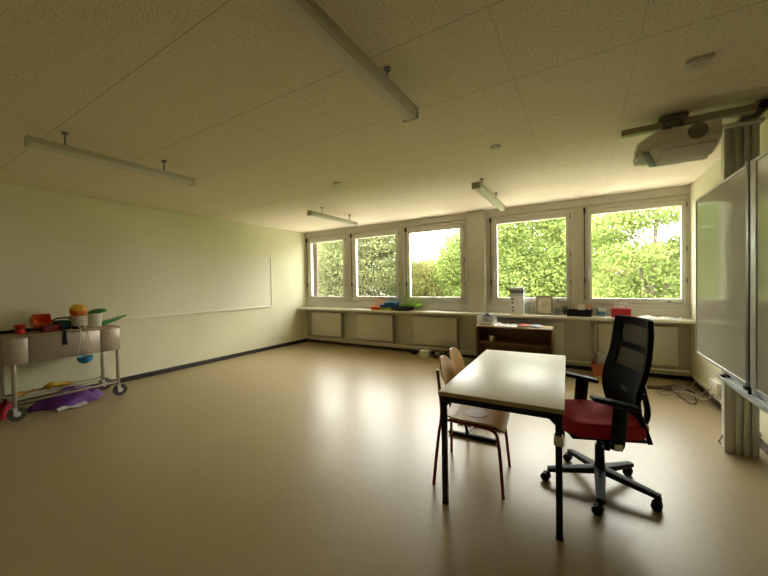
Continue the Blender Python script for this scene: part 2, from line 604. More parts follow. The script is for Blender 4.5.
def leaf_mesh(name, pts, size, normals_jit, mt, parent):
    n = len(pts)
    d = rng.normal(size=(n, 3))
    d[:, 2] = d[:, 2] * .7
    d /= np.linalg.norm(d, axis=1)[:, None]
    e = rng.normal(size=(n, 3))
    e = np.cross(d, e)
    e /= np.linalg.norm(e, axis=1)[:, None]
    s = size * rng.uniform(.6, 1.35, n)[:, None]
    V = np.empty((n, 4, 3))
    V[:, 0] = pts - d * s * .62
    V[:, 1] = pts + e * s * .40
    V[:, 2] = pts + d * s * .62
    V[:, 3] = pts - e * s * .40
    me = bpy.data.meshes.new(name)
    me.vertices.add(n * 4)
    me.vertices.foreach_set('co', V.reshape(-1))
    me.loops.add(n * 4)
    me.loops.foreach_set('vertex_index', np.arange(n * 4, dtype=np.int32))
    me.polygons.add(n)
    me.polygons.foreach_set('loop_start', np.arange(0, n * 4, 4, dtype=np.int32))
    me.update(calc_edges=True)
    me.validate()
    me.materials.append(mt)
    o = bpy.data.objects.new(name, me)
    COL.objects.link(o)
    o.parent = parent
    return o


LM = {'dark': leaf_mat('leaf_deep', (0.095, 0.11, 0.05), (0.18, 0.195, 0.09)),
      'mid': leaf_mat('leaf_mid', (0.10, 0.14, 0.042), (0.20, 0.24, 0.08)),
      'bright': leaf_mat('leaf_bright', (0.115, 0.165, 0.045), (0.22, 0.265, 0.082)),
      'gold': leaf_mat('leaf_gold', (0.17, 0.18, 0.065), (0.27, 0.26, 0.10))}


def tree(x, y, blobs, n, size, mt, label, trunk=.16, group='trees outside the windows'):
    r = thing('tree', label, 'tree', (x, y, -4.0), 0, group)
    tm = MB()
    top = max(b[2] for b in blobs)
    tm.tube([(0, 0, 0), (.1, .05, 2.0), (-.05, .1, 3.6), (.1, 0, top + 4.0)], [trunk, trunk * .25], 8, smooth=2)
    vol = np.array([(b[3] * b[4] + b[3] * b[5] + b[4] * b[5]) for b in blobs])
    P = []
    for b, v in zip(blobs, vol / vol.sum()):
        c = np.array((b[0], b[1], b[2] + 4.0))
        tm.tube([(0, 0, max(1.4, c[2] - 2.2)), (b[0] * .45, b[1] * .45, c[2] - .9), (b[0], b[1], c[2] + .3)], [trunk * .45, trunk * .08], 6, smooth=2)
        k = int(n * v)
        # twig clusters inside the blob, leaves around each cluster
        nc = max(6, k // 26)
        q = rng.normal(size=(nc, 3))
        q /= np.linalg.norm(q, axis=1)[:, None]
        q *= (rng.uniform(.25, 1, nc) ** .45)[:, None]
        q = q * np.array(b[3:6])
        pick = rng.integers(0, nc, k)
        P.append(c + q[pick] + rng.normal(size=(k, 3)) * np.array((.30, .30, .16)) * (size / .15) ** .35)
    tm.build('trunk', K['bark'], r)
    leaf_mesh('foliage', np.concatenate(P), size, 1, mt, r)
    return r


def crown(rx, ry, zc, rz, n, seed):
    q = random.Random(seed)
    out = [(0, 0, zc, rx * .62, ry * .62, rz * .7)]
    for k in range(n):
        a = 2 * math.pi * k / n + q.uniform(-.3, .3)
        out.append((rx * .58 * math.cos(a), ry * .55 * math.sin(a), zc + q.uniform(-.55, .5) * rz, rx * q.uniform(.34, .5), ry * q.uniform(.34, .5), rz * q.uniform(.3, .45)))
    return out


tree(-11.0, 12.0, crown(4.6, 3.5, 1.4, 5.0, 9, 1), 60000, .125, LM['dark'], 'deep green broad tree filling the window nearest the left wall')
tree(-6.0, 11.0, crown(3.6, 3.0, 1.9, 4.6, 9, 2), 60000, .11, LM['dark'], 'grey green dense tree filling the second window from the left wall')
tree(-3.2, 14.5, crown(2.9, 2.6, .6, 3.1, 8, 3), 48000, .11, LM['gold'], 'yellowish round topped tree below open sky in the middle window')
tree(0.6, 13.5, crown(2.4, 2.4, 1.8, 4.6, 8, 4), 44000, .11, LM['bright'], 'light green taller tree rising beside the pillar in the middle window')
tree(3.9, 11.0, crown(3.4, 2.8, 2.4, 4.9, 10, 5), 80000, .098, LM['bright'], 'bright green dense tree filling the window behind the white carton')
tree(8.0, 7.6, [(-1.2, .2, 3.2, 1.1, .9, .5), (.2, 0, 3.7, 1.4, 1.0, .5), (1.2, .3, 2.5, .9, .9, .45), (-.6, -.2, 2.25, .9, .8, .35), (.4, .3, 1.55, 1.0, .9, .4), (-1.3, .2, 1.0, .9, .8, .4), (.1, -.1, .35, 1.5, .9, .6), (1.5, 0, .6, .9, .9, .5), (-.3, 0, -.8, 1.7, 1.1, .8), (1.8, .2, 1.6, .6, .7, .4)], 34000, .085, LM['bright'],
     'loose branching tree with sky gaps behind the red box window', .13)
tree(11.8, 14.0, crown(3.0, 2.6, 1.2, 3.9, 8, 8), 28000, .14, LM['mid'], 'mid green tree standing farther off behind the loose branching tree')
tree(8.0, 17.0, crown(3.4, 2.6, .6, 3.6, 8, 9), 26000, .145, LM['gold'], 'low yellow green tree far behind the loose branching tree')
tree(-15.5, 20.0, crown(4.5, 3.0, 1.5, 4.6, 8, 10), 16000, .19, LM['mid'], 'far mid green tree behind the deep green broad tree')
tree(-8.0, 23.0, crown(5.0, 3.0, -.2, 4.2, 8, 11), 18000, .19, LM['mid'], 'far wide tree between the two deep green trees')
tree(-1.0, 24.0, crown(5.0, 3.0, -1.6, 3.4, 8, 12), 16000, .19, LM['mid'], 'far low tree behind the yellowish round topped tree')

tree(4.2, 20.0, crown(4.2, 3.0, 2.2, 5.2, 9, 13), 22000, .18, LM['mid'], 'far mid green tree behind the bright green dense tree')
h = thing('apartment_building', 'pale building with rows of windows glimpsed through the leaves', 'building', (12, 40, -4))
MB().bb(-9, 10, 0, 9, 0, 7.6).build('building_wall', K['house'], h)
MB().bb(-9.4, 10.4, -.4, 9.4, 7.6, 7.95).build('roof', K['grey'], h)
for fl in range(2):
    for k in range(5):
        MB().bb(-7.6 + k * 3.6, -5.8 + k * 3.6, -.05, .02, 1.2 + fl * 3.1, 2.7 + fl * 3.1).build('window', K['darkwin'], h)

# ------------------------------------------------------------------ radiators and pipes
RADS = [(.246, 1.16, 'r', 'flat panel radiator under the window beside the left wall'),
        (1.617, 2.55, 'r', 'flat panel radiator under the coloured trays'),
        (3.047, 3.97, 'r', 'flat panel radiator with a white box on the floor below it'),
        (4.66, 5.78, 'n', 'flat panel radiator mostly hidden behind the brown bookcase'),
        (6.255, 7.20, 'l', 'flat panel radiator behind the black office chair')]
for a, b, side, lab in RADS:
    r = thing('radiator', lab, 'radiator', ((a + b) / 2, -.06, .2), 0, 'flat radiators under the window sill')
    wd = b - a
    MB().bb(-wd / 2, wd / 2, -.035, .02, 0, .555, .006).build('panel', K['rad'], r)
    for zz in (.12, .43):
        for xb in (-wd / 2 + .17, wd / 2 - .17):
            MB().bb(xb - .02, xb + .02, .02, .06, zz - .03, zz + .03).build('wall_bracket', K['rad'], r)
    if side != 'n':
        s = 1 if side == 'r' else -1
        xx = s * (wd / 2 + .035)
        m = MB()
        m.tube([(s * wd / 2 - s * .01, -.005, .515), (xx, -.005, .515), (xx, -.005, .49), (xx, -.005, -.05)], .011, 10)
        m.build('riser', K['pipe'] if s < 0 else K['darkalu'], r)
        m = MB()
        m.cyl((xx, -.005, .50), (xx, -.005, .56), .02, .017, 12).cyl((xx, -.03, .515), (xx, -.075, .515), .018, .016, 12)
        m.build('valve', K['white'] if s < 0 else K['darkalu'], r)
m = MB()
m.cyl((.02, -.075, .125), (W - .02, -.075, .125), .021, seg=12)
m.cyl((.02, -.05, .075), (W - .02, -.05, .075), .012, seg=10)
for xx in (.3, 1.4, 2.8, 4.3, 5.9, 7.2):
    m.bb(xx - .012, xx + .012, -.1, 0, .095, .103)
    m.bb(xx - .012, xx + .012, -.012, 0, .06, .15)
tag(m.build('heating_pipe', K['pipe']), 'long cream heating pipe running low along the window wall', 'pipe')

# ------------------------------------------------------------------ left wall board
r = thing('wall_board', 'wide flush cream board with thin frame on the left wall', 'board', (0, -3.9, .98))
MB().bb(.0, .012, -2.75, 2.76, 0, 1.10).build('board_panel', mat('board_cream', (0.76, 0.74, 0.60), 0.6, var=0.02, vscale=1.2), r)
fm = mat('board_rail', (0.80, 0.77, 0.66), 0.4)
MB().bb(0, .028, -2.77, 2.79, -.02, .004, .003).build('rail', fm, r)
MB().bb(0, .018, -2.77, 2.79, 1.098, 1.108, .002).build('top_rail', fm, r)
MB().bb(0, .022, 2.762, 2.785, 0, 1.10, .003).build('stile', fm, r)
MB().bb(0, .022, -2.775, -2.752, 0, 1.10, .003).build('stile', fm, r)
for yy, lab in ((-1.076, 'white wall socket farther from the corner, low on the left wall'), (-.81, 'white wall socket nearer the window corner, low on the left wall')):
    r = thing('wall_socket', lab, 'socket', (0, yy, .23), 0, 'sockets on the left wall')
    MB().bb(0, .012, -.04, .04, -.04, .04, .004).build('plate', K['white'], r)
    MB().cyl((.011, 0, 0), (.0145, 0, 0), .019, seg=16).build('socket_well', K['pipe'], r)

# ------------------------------------------------------------------ ceiling fixtures
K['lamp'] = mat('fixture_enamel', (0.50, 0.47, 0.39), 0.4, var=0.02)
K['diff'] = mat('fixture_diffuser', (0.68, 0.65, 0.57), 0.3)


def fixture(x, y0, y1, rods, lab, wd=.11):
    L_ = y1 - y0
    r = thing('ceiling_light', lab, 'ceiling light', (x, (y0 + y1) / 2, 2.565), 0, 'long fluorescent lights under the ceiling')
    MB().bb(-wd / 2, wd / 2, -L_ / 2 + .012, L_ / 2 - .012, .03, .075, .006).build('housing', K['lamp'], r)
    m = MB()
    m.prism([(-wd * .42, .032), (-wd * .36, .004), (-wd * .22, 0), (wd * .22, 0), (wd * .36, .004), (wd * .42, .032)], L_ - .03)
    m.build('diffuser', K['diff'], r)
    for s in (-1, 1):
        MB().bb(-wd / 2 - .003, wd / 2 + .003, s * (L_ / 2 - .006) - .007, s * (L_ / 2 - .006) + .007, -.002, .078, .003).build('end_cap', K['lamp'], r)
    for yy in rods:
        m = MB()
        yl = yy - (y0 + y1) / 2
        m.cyl((0, yl, .074), (0, yl, .178), .006, seg=8).cyl((0, yl, .172), (0, yl, .185), .022, seg=14).cyl((0, yl, .074), (0, yl, .086), .012, seg=10)
        m.build('hanger', K['darkalu'], r)


fixture(5.06, -5.72, -4.17, (-5.32, -4.49), 'long white fluorescent light hanging closest above the desk side, largest of all')
fixture(2.38, -5.45, -4.17, (-5.22, -4.46), 'long fluorescent light hanging over the trolley near the left wall', .075)
fixture(2.28, -2.26, -.98, (-1.95, -1.18), 'thin fluorescent light hanging in front of the second window', .085)
fixture(4.97, -2.25, -.74, (-1.98, -1.18), 'fluorescent light hanging in front of the pillar and bookcase', .10)

for x, y, lab in ((3.36, -2.87, 'small white round ceiling sensor midway between the two light rows'), (5.35, -2.93, 'small white round ceiling sensor beside the desk side lights')):
    r = thing('ceiling_sensor', lab, 'sensor', (x, y, 2.75), 0, 'small ceiling sensors')
    MB().lathe([(0.0, 0), (.048, 0), (.048, -.012), (.04, -.026), (0, -.03)], 18).build('body', K['white'], r)
    MB().lathe([(.0, -.029), (.014, -.029), (.012, -.037), (0, -.04)], 14).build('eye', mat('sensor_eye', (.85, .84, .8), .2), r)
r = thing('smoke_detector', 'flat cream box detector on the ceiling above the projector', 'detector', (6.66, -3.55, 2.75))
MB().box((0, 0, -.014), (.13, .085, .028), None, .006).build('housing', K['white'], r)
MB().box((0, 0, -.03), (.05, .05, .006), None, .002).build('cover', K['pipe'], r)

# ------------------------------------------------------------------ whiteboard on its pylon
r = thing('whiteboard', 'tall grey sliding whiteboard with tray on an aluminium pylon', 'whiteboard', (0, 0, 0))
BX = 6.93
zb, zt = .783, 2.14
def panel(y0, y1, label=None):
    p = MB().bb(BX + .003, BX + .024, y0, y1, zb, zt).build('board_panel', K['board'], r)
    m = MB()
    t = .016
    m.bb(BX - .003, BX + .028, y0 - t * .2, y0 + t, zb - .004, zt + .004, .002).bb(BX - .003, BX + .028, y1 - t, y1 + t * .2, zb - .004, zt + .004, .002)
    m.bb(BX - .003, BX + .028, y0 + t, y1 - t, zb - .006, zb + t * .8, .002).bb(BX - .003, BX + .028, y0 + t, y1 - t, zt - t * .8, zt + .006, .002)
    m.build('edge_frame', K['alu'], p)
panel(-3.335, -2.245)
panel(-5.5, -3.445)
MB().bb(BX - .01, BX + .03, -3.385, -3.337, zb - .01, zt + .02, .003).build('hinge_rail', K['darkalu'], r)
MB().bb(BX - .004, BX + .03, -3.443, -3.387, zb - .006, zt + .01, .003).build('hinge_rail', K['alu'], r)
MB().bb(BX - .022, BX + .0, -3.40, -3.345, zb - .022, zb + .004, .003).box((BX - .012, -3.41, zb - .022), (.014, .02, .03), None, .003).build('grip', K['plastic'], r)
m = MB()
m.bb(6.885, 6.965, -5.5, -2.93, .735, .741)
m.bb(6.885, 6.892, -5.5, -2.93, .741, .757, .001)
m.bb(6.925, 6.930, -5.5, -2.93, .741, .749)
m.bb(6.950, 6.960, -5.5, -2.93, .741, .782)
m.build('tray', mat('tray_aluminium', (.72, .75, .79), .35, metal=.15), r)
MB().bb(6.893, 6.950, -2.99, -2.95, .741, .757, .004).build('tray_stop', K['plastic'], r)
def pylon(y):
    poly = []
    prof = [(7.06, 0), (7.06, .05), (7.075, .05), (7.075, .0)]
    m = MB()
    m.bb(7.075, 7.26, y + .015, y + .13, 0, 2.69, .003)
    for x0, x1 in ((7.058, 7.098), (7.125, 7.155), (7.172, 7.200), (7.222, 7.262)):
        m.bb(x0, x1, y - .005, y + .015, 0, 2.69, .003)
    m.build('pylon', K['alu'], r)
    MB().bb(7.015, 7.285, y - .03, y + .14, 2.665, 2.70, .008).build('pylon_cap', K['white'], r)
    for z_ in (1.0, 1.8):
        MB().bb(6.955, 7.08, y - .02, y + .10, z_, z_ + .12, .004).build('carriage', K['darkalu'], r)
    for z_ in (.5, 2.2):
        MB().bb(7.26, W - .001, y + .02, y + .10, z_, z_ + .1).build('wall_bracket', K['alu'], r)
pylon(-2.45)

# ------------------------------------------------------------------ projector
r = thing('projector', 'pale short-throw projector hanging from a metal arm above the whiteboard', 'projector', (6.7, -2.755, 2.5))
m = MB()
m.bb(-.35, .60, -.035, .035, .155, .205, .004)
m.build('support_arm', mat('arm_paint', (.36, .32, .25), .45, metal=.2), r)
MB().bb(-.352, -.346, -.03, .03, .158, .202).build('arm_end_cap', K['white'], r)
m = MB()
m.bb(.44, .56, -.03, .42, .205, .225, .004).bb(.44, .54, .25, .40, .19, .21, .004)
m.build('arm_mount', K['darkalu'], r)
MB().cyl((.47, -.08, .17), (.47, .05, .17), .03, seg=14).build('clamp', K['plastic'], r)
# body: rounded wedge, long in x
def pbody(u, v):
    # u around section, v along length
    t = v
    x = -.255 + .49 * t
    hw = .155 * (1 - .30 * max(0, .22 - t) / .22 - .10 * max(0, t - .88) / .12)
    zt_ = .118 - .07 * (max(0, .30 - t) / .30) ** 1.6
    zb_ = -.060 - .012 * (1 - t)
    a = 2 * math.pi * u
    ca, sa_ = math.cos(a), math.sin(a)
    p = 4.5
    den = (abs(ca) ** p + abs(sa_) ** p) ** (1 / p)
    cx_, cz_ = ca / den, sa_ / den
    zz = (zt_ + zb_) / 2 + (zt_ - zb_) / 2 * cz_
    if cz_ < 0:
        zz += cz_ * hw * cx_ * .22
    return (x, hw * cx_, zz)
m = MB()
m.sheet(pbody, 40, 22)
bmesh.ops.remove_doubles(m.bm, verts=m.bm.verts, dist=1e-4)
bes = [e for e in m.bm.edges if e.is_boundary]
bmesh.ops.holes_fill(m.bm, edges=bes, sides=0)
m.build('body', K['projector'], r, rot=(0, 0, 0))
m = MB()
m.bb(-.10, .06, -.08, .08, .112, .126, .004)
m.bb(-.09, -.07, -.05, .05, .11, .22, .003).bb(.03, .05, -.05, .05, .11, .22, .003)
m.bb(-.11, .07, -.06, .06, .206, .236, .003)
m.tube([(-.08, -.055, .12), (.04, -.055, .20)], .008, 8).tube([(.04, -.055, .12), (-.08, -.055, .20)], .008, 8)
m.build('ceiling_mount', K['darkalu'], r)
MB().lathe([(0, 0), (.058, 0), (.058, .006), (.05, .01), (0, .010)], 28, (.10, -.150, .045), Matrix.Rotation(R(90), 3, 'X')).build('vent_grille', K['grille'], r)
m = MB()
m.box((-.165, .0, -.068), (.045, .26, .02), (-.215, R(6), R(-20)), .006)
m.build('mirror_hood', K['darkalu'], r)
MB().box((-.25, -.03, -.035), (.03, .17, .07), (0, R(10), 0), .01).build('nose_cover', K['white'], r)
MB().box((.055, .012, -.068), (.32, .26, .014), (-.215, 0, 0), .005).build('bottom_plate', K['projector'], r)

# ------------------------------------------------------------------ right wall sockets and cables
r = thing('wall_outlet_box', 'white double socket box on the wall beyond the pylon', 'socket box', (W, -1.14, .19))
MB().bb(-.045, 0, -.13, .13, -.09, .095, .006).build('box', K['white'], r)
for s in (-1, 1):
    MB().cyl((-.047, s * .06, 0), (-.044, s * .06, 0), .028, seg=18).build('socket_well', K['pipe'], r)
tag(MB().bb(W - .03, W, -2.2, -.35, .095, .135, .004).build('cable_duct', K['white']), 'white cable duct just above the dark baseboard, right wall', 'duct')
cm = {'w': mat('cable_white', (.36, .31, .25), .5), 'k': mat('cable_black', (.02, .018, .016), .5), 'b': mat('cable_brown', (.10, .06, .035), .5), 'g': mat('cable_grey', (.25, .23, .2), .5)}
def cable(path, c, lab, rad=.007):
    tag(MB().tube(path, rad, 8, smooth=3).build('cable', cm[c]), lab, 'cable', 'cables on the floor by the right wall')
cable([(6.78, -.72, .01), (6.9, -.62, .012), (6.98, -.78, .012), (7.06, -.6, .02), (7.16, -.75, .012), (7.22, -.58, .012), (7.3, -.62, .03), (7.33, -.7, .11)], 'b', 'brown cable lying in loose waves nearest the radiator')
cable([(6.95, -.78, .012), (6.85, -.86, .012), (6.9, -.98, .01), (7.03, -.86, .025), (7.12, -.7, .03), (7.2, -.82, .02), (7.25, -.92, .05), (7.305, -1.04, .16)], 'w', 'white cable running from the floor tangle up to the socket box', .008)
cable([(7.0, -.66, .025), (7.04, -.95, .03), (7.09, -1.22, .012), (7.16, -1.2, .012), (7.2, -.95, .02), (7.24, -.78, .03), (7.2, -.62, .03), (7.08, -.56, .03)], 'k', 'black cable whose loop reaches farthest into the room', .006)
cable([(6.84, -.58, .012), (6.93, -.5, .012), (7.05, -.54, .015), (7.12, -.45, .012), (7.22, -.5, .012), (7.28, -.42, .03), (7.32, -.4, .1)], 'g', 'grey cable along the foot of the window wall')
cable([(7.0, -.9, .04), (7.1, -.82, .045), (7.18, -.66, .05), (7.12, -.6, .05), (7.02, -.7, .045), (7.06, -.86, .045), (7.2, -.9, .05), (7.24, -1.1, .02), (7.315, -1.20, .16)], 'w', 'white cable coiled on top of the floor tangle')
cable([(6.80, -.66, .03), (6.88, -.74, .035), (6.98, -.62, .04), (7.08, -.76, .05), (7.0, -.86, .05), (6.92, -.8, .05), (6.98, -.66, .06), (7.14, -.56, .05), (7.26, -.7, .03), (7.3, -.8, .03)], 'b', 'brown cable looped on top of the white coiled one', .006)
cable([(7.02, -.98, .012), (7.1, -1.04, .012), (7.2, -1.02, .012), (7.26, -.9, .02), (7.22, -.72, .06), (7.12, -.76, .07), (7.08, -.9, .06), (7.16, -1.0, .04), (7.28, -1.02, .02), (7.30, -1.12, .12)], 'w', 'white cable making two small rings by the socket box', .006)
r = thing('power_strip', 'dark power strip lying in the cable tangle', 'power strip', (6.93, -.66, 0), R(20))
MB().bb(-.16, .16, -.028, .028, 0, .04, .006).build('body', cm['b'], r)
for k in range(4):
    MB().cyl((-.11 + k * .072, 0, .0385), (-.11 + k * .072, 0, .042), .02, seg=14).build('socket_well', K['black'], r)
tag(MB().tube([(7.045, -2.43, .06), (7.02, -2.46, .085), (7.04, -2.45, .115), (7.05, -2.435, .13)], .006, 8, smooth=3).build('cable', cm['g']), 'short grey cable end sticking out beside the pylon foot', 'cable')

# ------------------------------------------------------------------ desk
TZ = .744
r = thing('desk', 'pale rectangular classroom desk with black square legs', 'desk', (5.2486, -4.2225, 0), .037)
ta, tb = .7244, 1.4832
MB().bb(.0025, ta - .0025, .0025, tb - .0025, TZ - .026, TZ, .002).build('tabletop', K['tabletop'], r)
m = MB()
for a in ((0, ta, 0, .003), (0, ta, tb - .003, tb), (0, .003, .003, tb - .003), (ta - .003, ta, .003, tb - .003)):
    m.bb(a[0], a[1], a[2], a[3], TZ - .027, TZ - .0015)
m.build('edge_band', K['edge'], r)
m = MB()
q = .012
m.bb(q, ta - q, q, q + .03, TZ - .068, TZ - .028, .002).bb(q, ta - q, tb - q - .03, tb - q, TZ - .068, TZ - .028, .002)
m.bb(q, q + .03, q + .03, tb - q - .03, TZ - .068, TZ - .028, .002).bb(ta - q - .03, ta - q, q + .03, tb - q - .03, TZ - .068, TZ - .028, .002)
m.build('apron', K['black'], r)
legs = {}
for i, (lx, ly) in enumerate(((.03, .03), (ta - .03, .03), (ta - .03, tb - .03), (.03, tb - .03))):
    m = MB()
    m.bb(lx - .017, lx + .017, ly - .017, ly + .017, .006, TZ - .066, .003)
    s = 1 if lx < .3 else -1
    m.prism([(lx + s * .016, TZ - .067), (lx + s * .05, TZ - .067), (lx + s * .016, TZ - .10)], .03, c=(0, ly, 0))
    o = m.build('leg', K['black'], r)
    MB().bb(lx - .019, lx + .019, ly - .019, ly + .019, 0, .014, .003).build('foot_cap', K['plastic'], o)
    if i == 1:
        MB().bb(lx - .024, lx + .024, ly - .024, ly + .024, .53, .588, .006).build('collar', K['white'], o)

# ------------------------------------------------------------------ school chairs
def shell_back(wd, h):
    """rounded plywood backrest: local y across, z up, slight curve"""
    m = MB()
    n = 18
    def fn(u, v):
        y = (u - .5) * wd
        e = abs(u - .5) * 2
        top = h * (1 - .40 * e ** 3.0)
        bot = h * .10 * e ** 2.5
        z = bot + (top - bot) * v
        x = .045 * (e ** 2) - .05 * (v - .3)
        return (x, y * (1 - .10 * (1 - v)), z)
    m.sheet(fn, n, 12, .011)
    return m
def shell_seat(dx, dy):
    m = MB()
    def fn(u, v):
        e = abs(v - .5) * 2
        y = (v - .5) * dy * (1 - .10 * (1 - u) - .06 * max(0, u - .85) / .15)
        x = u * dx
        z = -.012 * (1 - e ** 2) * (1 - abs(u - .45)) - .05 * max(0, u - .8) ** 2 / .04 * .8 + .02 * max(0, .15 - u) / .15
        return (x, y, z)
    m.sheet(fn, 20, 14, .012)
    return m

r = thing('school_chair', 'plywood school chair with red tube legs pushed under the desk', 'chair', (5.345, -3.775, 0), R(5))
shell_seat(.42, .38).build('seat', K['ply'], r, loc=(-.18, .02, .46))
MB().lathe([(0, 0), (.085, 0), (.085, .0025), (0, .0025)], 28, (.02, .02, .4585)).build('seat_disc', mat('seat_disc_pale', (.60, .47, .38), .4, var=.1, vscale=12), r)  # paler, greyer round disc on the plywood seat
shell_back(.31, .25).build('backrest', K['ply'], r, loc=(-.215, .04, .615))
for s in (-1, 1):
    rear = [(-.235, s * .25, 0), (-.215, s * .18, .34), (-.205, s * .118, .46), (-.215, s * .125, .62), (-.232, s * .132, .80)]
    MB().tube(rear, .0115, 10, smooth=2).build('leg', K['redmetal'], r)
    fr = [(.235, s * .215, 0), (.205, s * .175, .38), (.17, s * .165, .432), (.05, s * .150, .438), (-.2, s * .120, .43)]
    MB().tube(fr, .0115, 10, smooth=2).build('leg', K['redmetal'], r)
for xb in (-.19, .15):
    MB().tube([(xb, -.15, .432), (xb, .15, .432)], .010, 8).build('crossbar', K['redmetal'], r)

r = thing('school_chair', 'plywood chair on black floor runners behind the red legged chair', 'chair', (5.18, -3.07, 0), R(2))
shell_seat(.40, .38).build('seat', K['ply'], r, loc=(-.16, 0, .44))
shell_back(.36, .28).build('backrest', K['ply'], r, loc=(-.19, -.07, .53))
for s in (-1, 1):
    m = MB()
    m.box((-.01, s * .145, .02), (.46, .04, .036), None, .012)
    m.build('runner', K['black'], r)
    MB().tube([(-.06, s * .145, .035), (-.09, s * .145, .22), (-.10, s * .15, .40), (-.06, s * .15, .425), (.12, s * .15, .422)], .015, 10, smooth=2).build('leg', K['black'], r)
    MB().tube([(-.12, s * .15, .42), (-.185, s * .15, .46), (-.20, s * .12, .56), (-.212, s * .10, .68)], .011, 10, smooth=2).build('back_upright', K['black'], r)
for xb, yb_, zb_ in ((-.10, .15, .418), (-.055, .145, .03)):
    MB().tube([(xb, -yb_, zb_), (xb, yb_, zb_)], .011, 8).build('crossbar', K['black'], r)

# ------------------------------------------------------------------ office chair
CF = R(200)
r = thing('office_chair', 'black mesh back office chair with red seat on five castors', 'office chair', (6.155, -3.475, 0), CF)
for k, ang in enumerate((53, 125, 197, 269, 341)):
    a = R(ang) - CF
    d = Vector((math.cos(a), math.sin(a), 0))
    n = Vector((-d.y, d.x, 0))
    m = MB()
    def arm(u, v, d=d, n=n):
        t = v
        wdt = .036 - .012 * t
        hh = .024 - .008 * t
        zc = .115 - .040 * t
        aa = 2 * math.pi * u
        ca, sa_ = math.cos(aa), math.sin(aa)
        den = (ca ** 4 + sa_ ** 4) ** .25
        p = d * (.02 + .315 * t) + n * (wdt * ca / den) + Vector((0, 0, zc + hh * sa_ / den))
        return p
    m.sheet(arm, 16, 8)
    bmesh.ops.remove_doubles(m.bm, verts=m.bm.verts, dist=1e-4)
    bmesh.ops.holes_fill(m.bm, edges=[e for e in m.bm.edges if e.is_boundary], sides=0)
    bl = m.build('base_arm', K['plastic'], r)
    m = MB()
    c = d * .332
    off = Euler((0, 0, -CF)).to_matrix() @ Vector((-.018, -.022, 0))
    n = Euler((0, 0, -CF)).to_matrix() @ Vector((.25, .968, 0))
    for s in (-1, 1):
        q = c + off + n * s * .015
        m.cyl((q.x - n.x * .009, q.y - n.y * .009, .029), (q.x + n.x * .009, q.y + n.y * .009, .029), .029, seg=18)
    m.cyl((c.x, c.y, .03), (c.x, c.y, .075), .011, seg=10)
    m.box((c.x + off.x * .6, c.y + off.y * .6, .048), (.04, .026, .026), (0, 0, a), .005)
    m.build('caster', K['plastic'], bl)
m = MB()
m.cyl((0, 0, .085), (0, 0, .15), .042, .036, 20)
m.cyl((0, 0, .15), (0, 0, .29), .031, .029, 20)
m.cyl((0, 0, .29), (0, 0, .40), .020, .020, 16)
m.build('gas_column', K['plastic'], r)
m = MB()
m.box((.0, 0, .40), (.26, .20, .05), None, .012)
m.tube([(.02, -.08, .395), (.04, -.27, .385)], .007, 8).box((.042, -.29, .384), (.03, .06, .018), None, .005)
m.tube([(.04, .08, .395), (.06, .24, .385)], .007, 8).box((.062, .25, .384), (.03, .05, .018), None, .005)
m.cyl((.16, -.05, .37), (.16, .05, .37), .028, seg=14)
m.build('tilt_mechanism', K['plastic'], r)
# seat cushion
def seat_fn(u, v):
    # superellipse rings
    a = 2 * math.pi * u
    ca, sa_ = math.cos(a), math.sin(a)
    den = (abs(ca) ** 4 + abs(sa_) ** 4) ** .25
    prof = [(0.0, .0), (.86, .0), (.97, .012), (1.0, .035), (.985, .062), (.92, .082), (.75, .092), (.4, .088), (0.0, .084)]
    k = v * (len(prof) - 1)
    i = min(int(k), len(prof) - 2)
    t = k - i
    rr = prof[i][0] + (prof[i + 1][0] - prof[i][0]) * t
    zz = prof[i][1] + (prof[i + 1][1] - prof[i][1]) * t
    x = .25 * rr * ca / den
    y = .255 * rr * sa_ / den
    zz += -.03 * max(0, x - .15) / .1 * rr + .015 * max(0, -x - .15) / .1 + .022 * (abs(y) / .255) ** 2 * rr * (zz > .03)
    return (x + .015, y, .425 + zz)
m = MB()
m.sheet(seat_fn, 40, 16)
bmesh.ops.remove_doubles(m.bm, verts=m.bm.verts, dist=1e-4)
m.build('seat', K['redfab'], r)
MB().box((.03, 0, .42), (.44, .44, .02), None, .008).build('seat_shell', K['plastic'], r)
# back
BW = .50
def back_pt(u, v):
    z = .405 + .78 * v
    y = (u - .5) * BW * (1 - .10 * abs(v - .55) * 2 - .03 * max(0, .25 - v) / .25 - .06 * max(0, v - .9) / .1)
    e = (abs(u - .5) * 2) ** 2
    lum = .050 * math.exp(-((v - .36) / .24) ** 2)
    x = -.225 - .035 * max(0, .2 - v) / .2 + lum - .055 * max(0, v - .35) ** 1.1 + .050 * e
    return (x, y, z)
def patch(u0, u1, v0, v1, th, nu, nv):
    return MB().sheet(lambda u, v: back_pt(u0 + (u1 - u0) * u, v0 + (v1 - v0) * v), nu, nv, th)
bf = MB()
for (u0, u1, v0, v1, nu, nv) in ((0, .13, 0, 1, 4, 26), (.87, 1, 0, 1, 4, 26), (.13, .87, .93, 1, 16, 3), (.13, .87, .71, .765, 16, 3), (.13, .87, .0, .55, 16, 14)):
    bf.sheet(lambda u, v: back_pt(u0 + (u1 - u0) * u, v0 + (v1 - v0) * v), nu, nv, .028)
bk = bf.build('backrest', K['backshell'], r)
m = MB()
m.sheet(lambda u, v: back_pt(.12 + .76 * u, .54 + .18 * v), 14, 6, .006)
m.build('mesh_panel', K['mesh'], bk)
m = MB()
m.sheet(lambda u, v: back_pt(.12 + .76 * u, .755 + .185 * v), 14, 6, .006)
m.build('mesh_panel', K['mesh'], bk)
m = MB()
m.tube([(-.10, 0, .40), (-.24, 0, .41), (-.31, 0, .50), (-.28, 0, .66), (-.245, 0, .80)], .028, 12, ry=.016, smooth=2)
m.box((-.185, 0, .69), (.05, .34, .045), (0, 0, 0), .012)
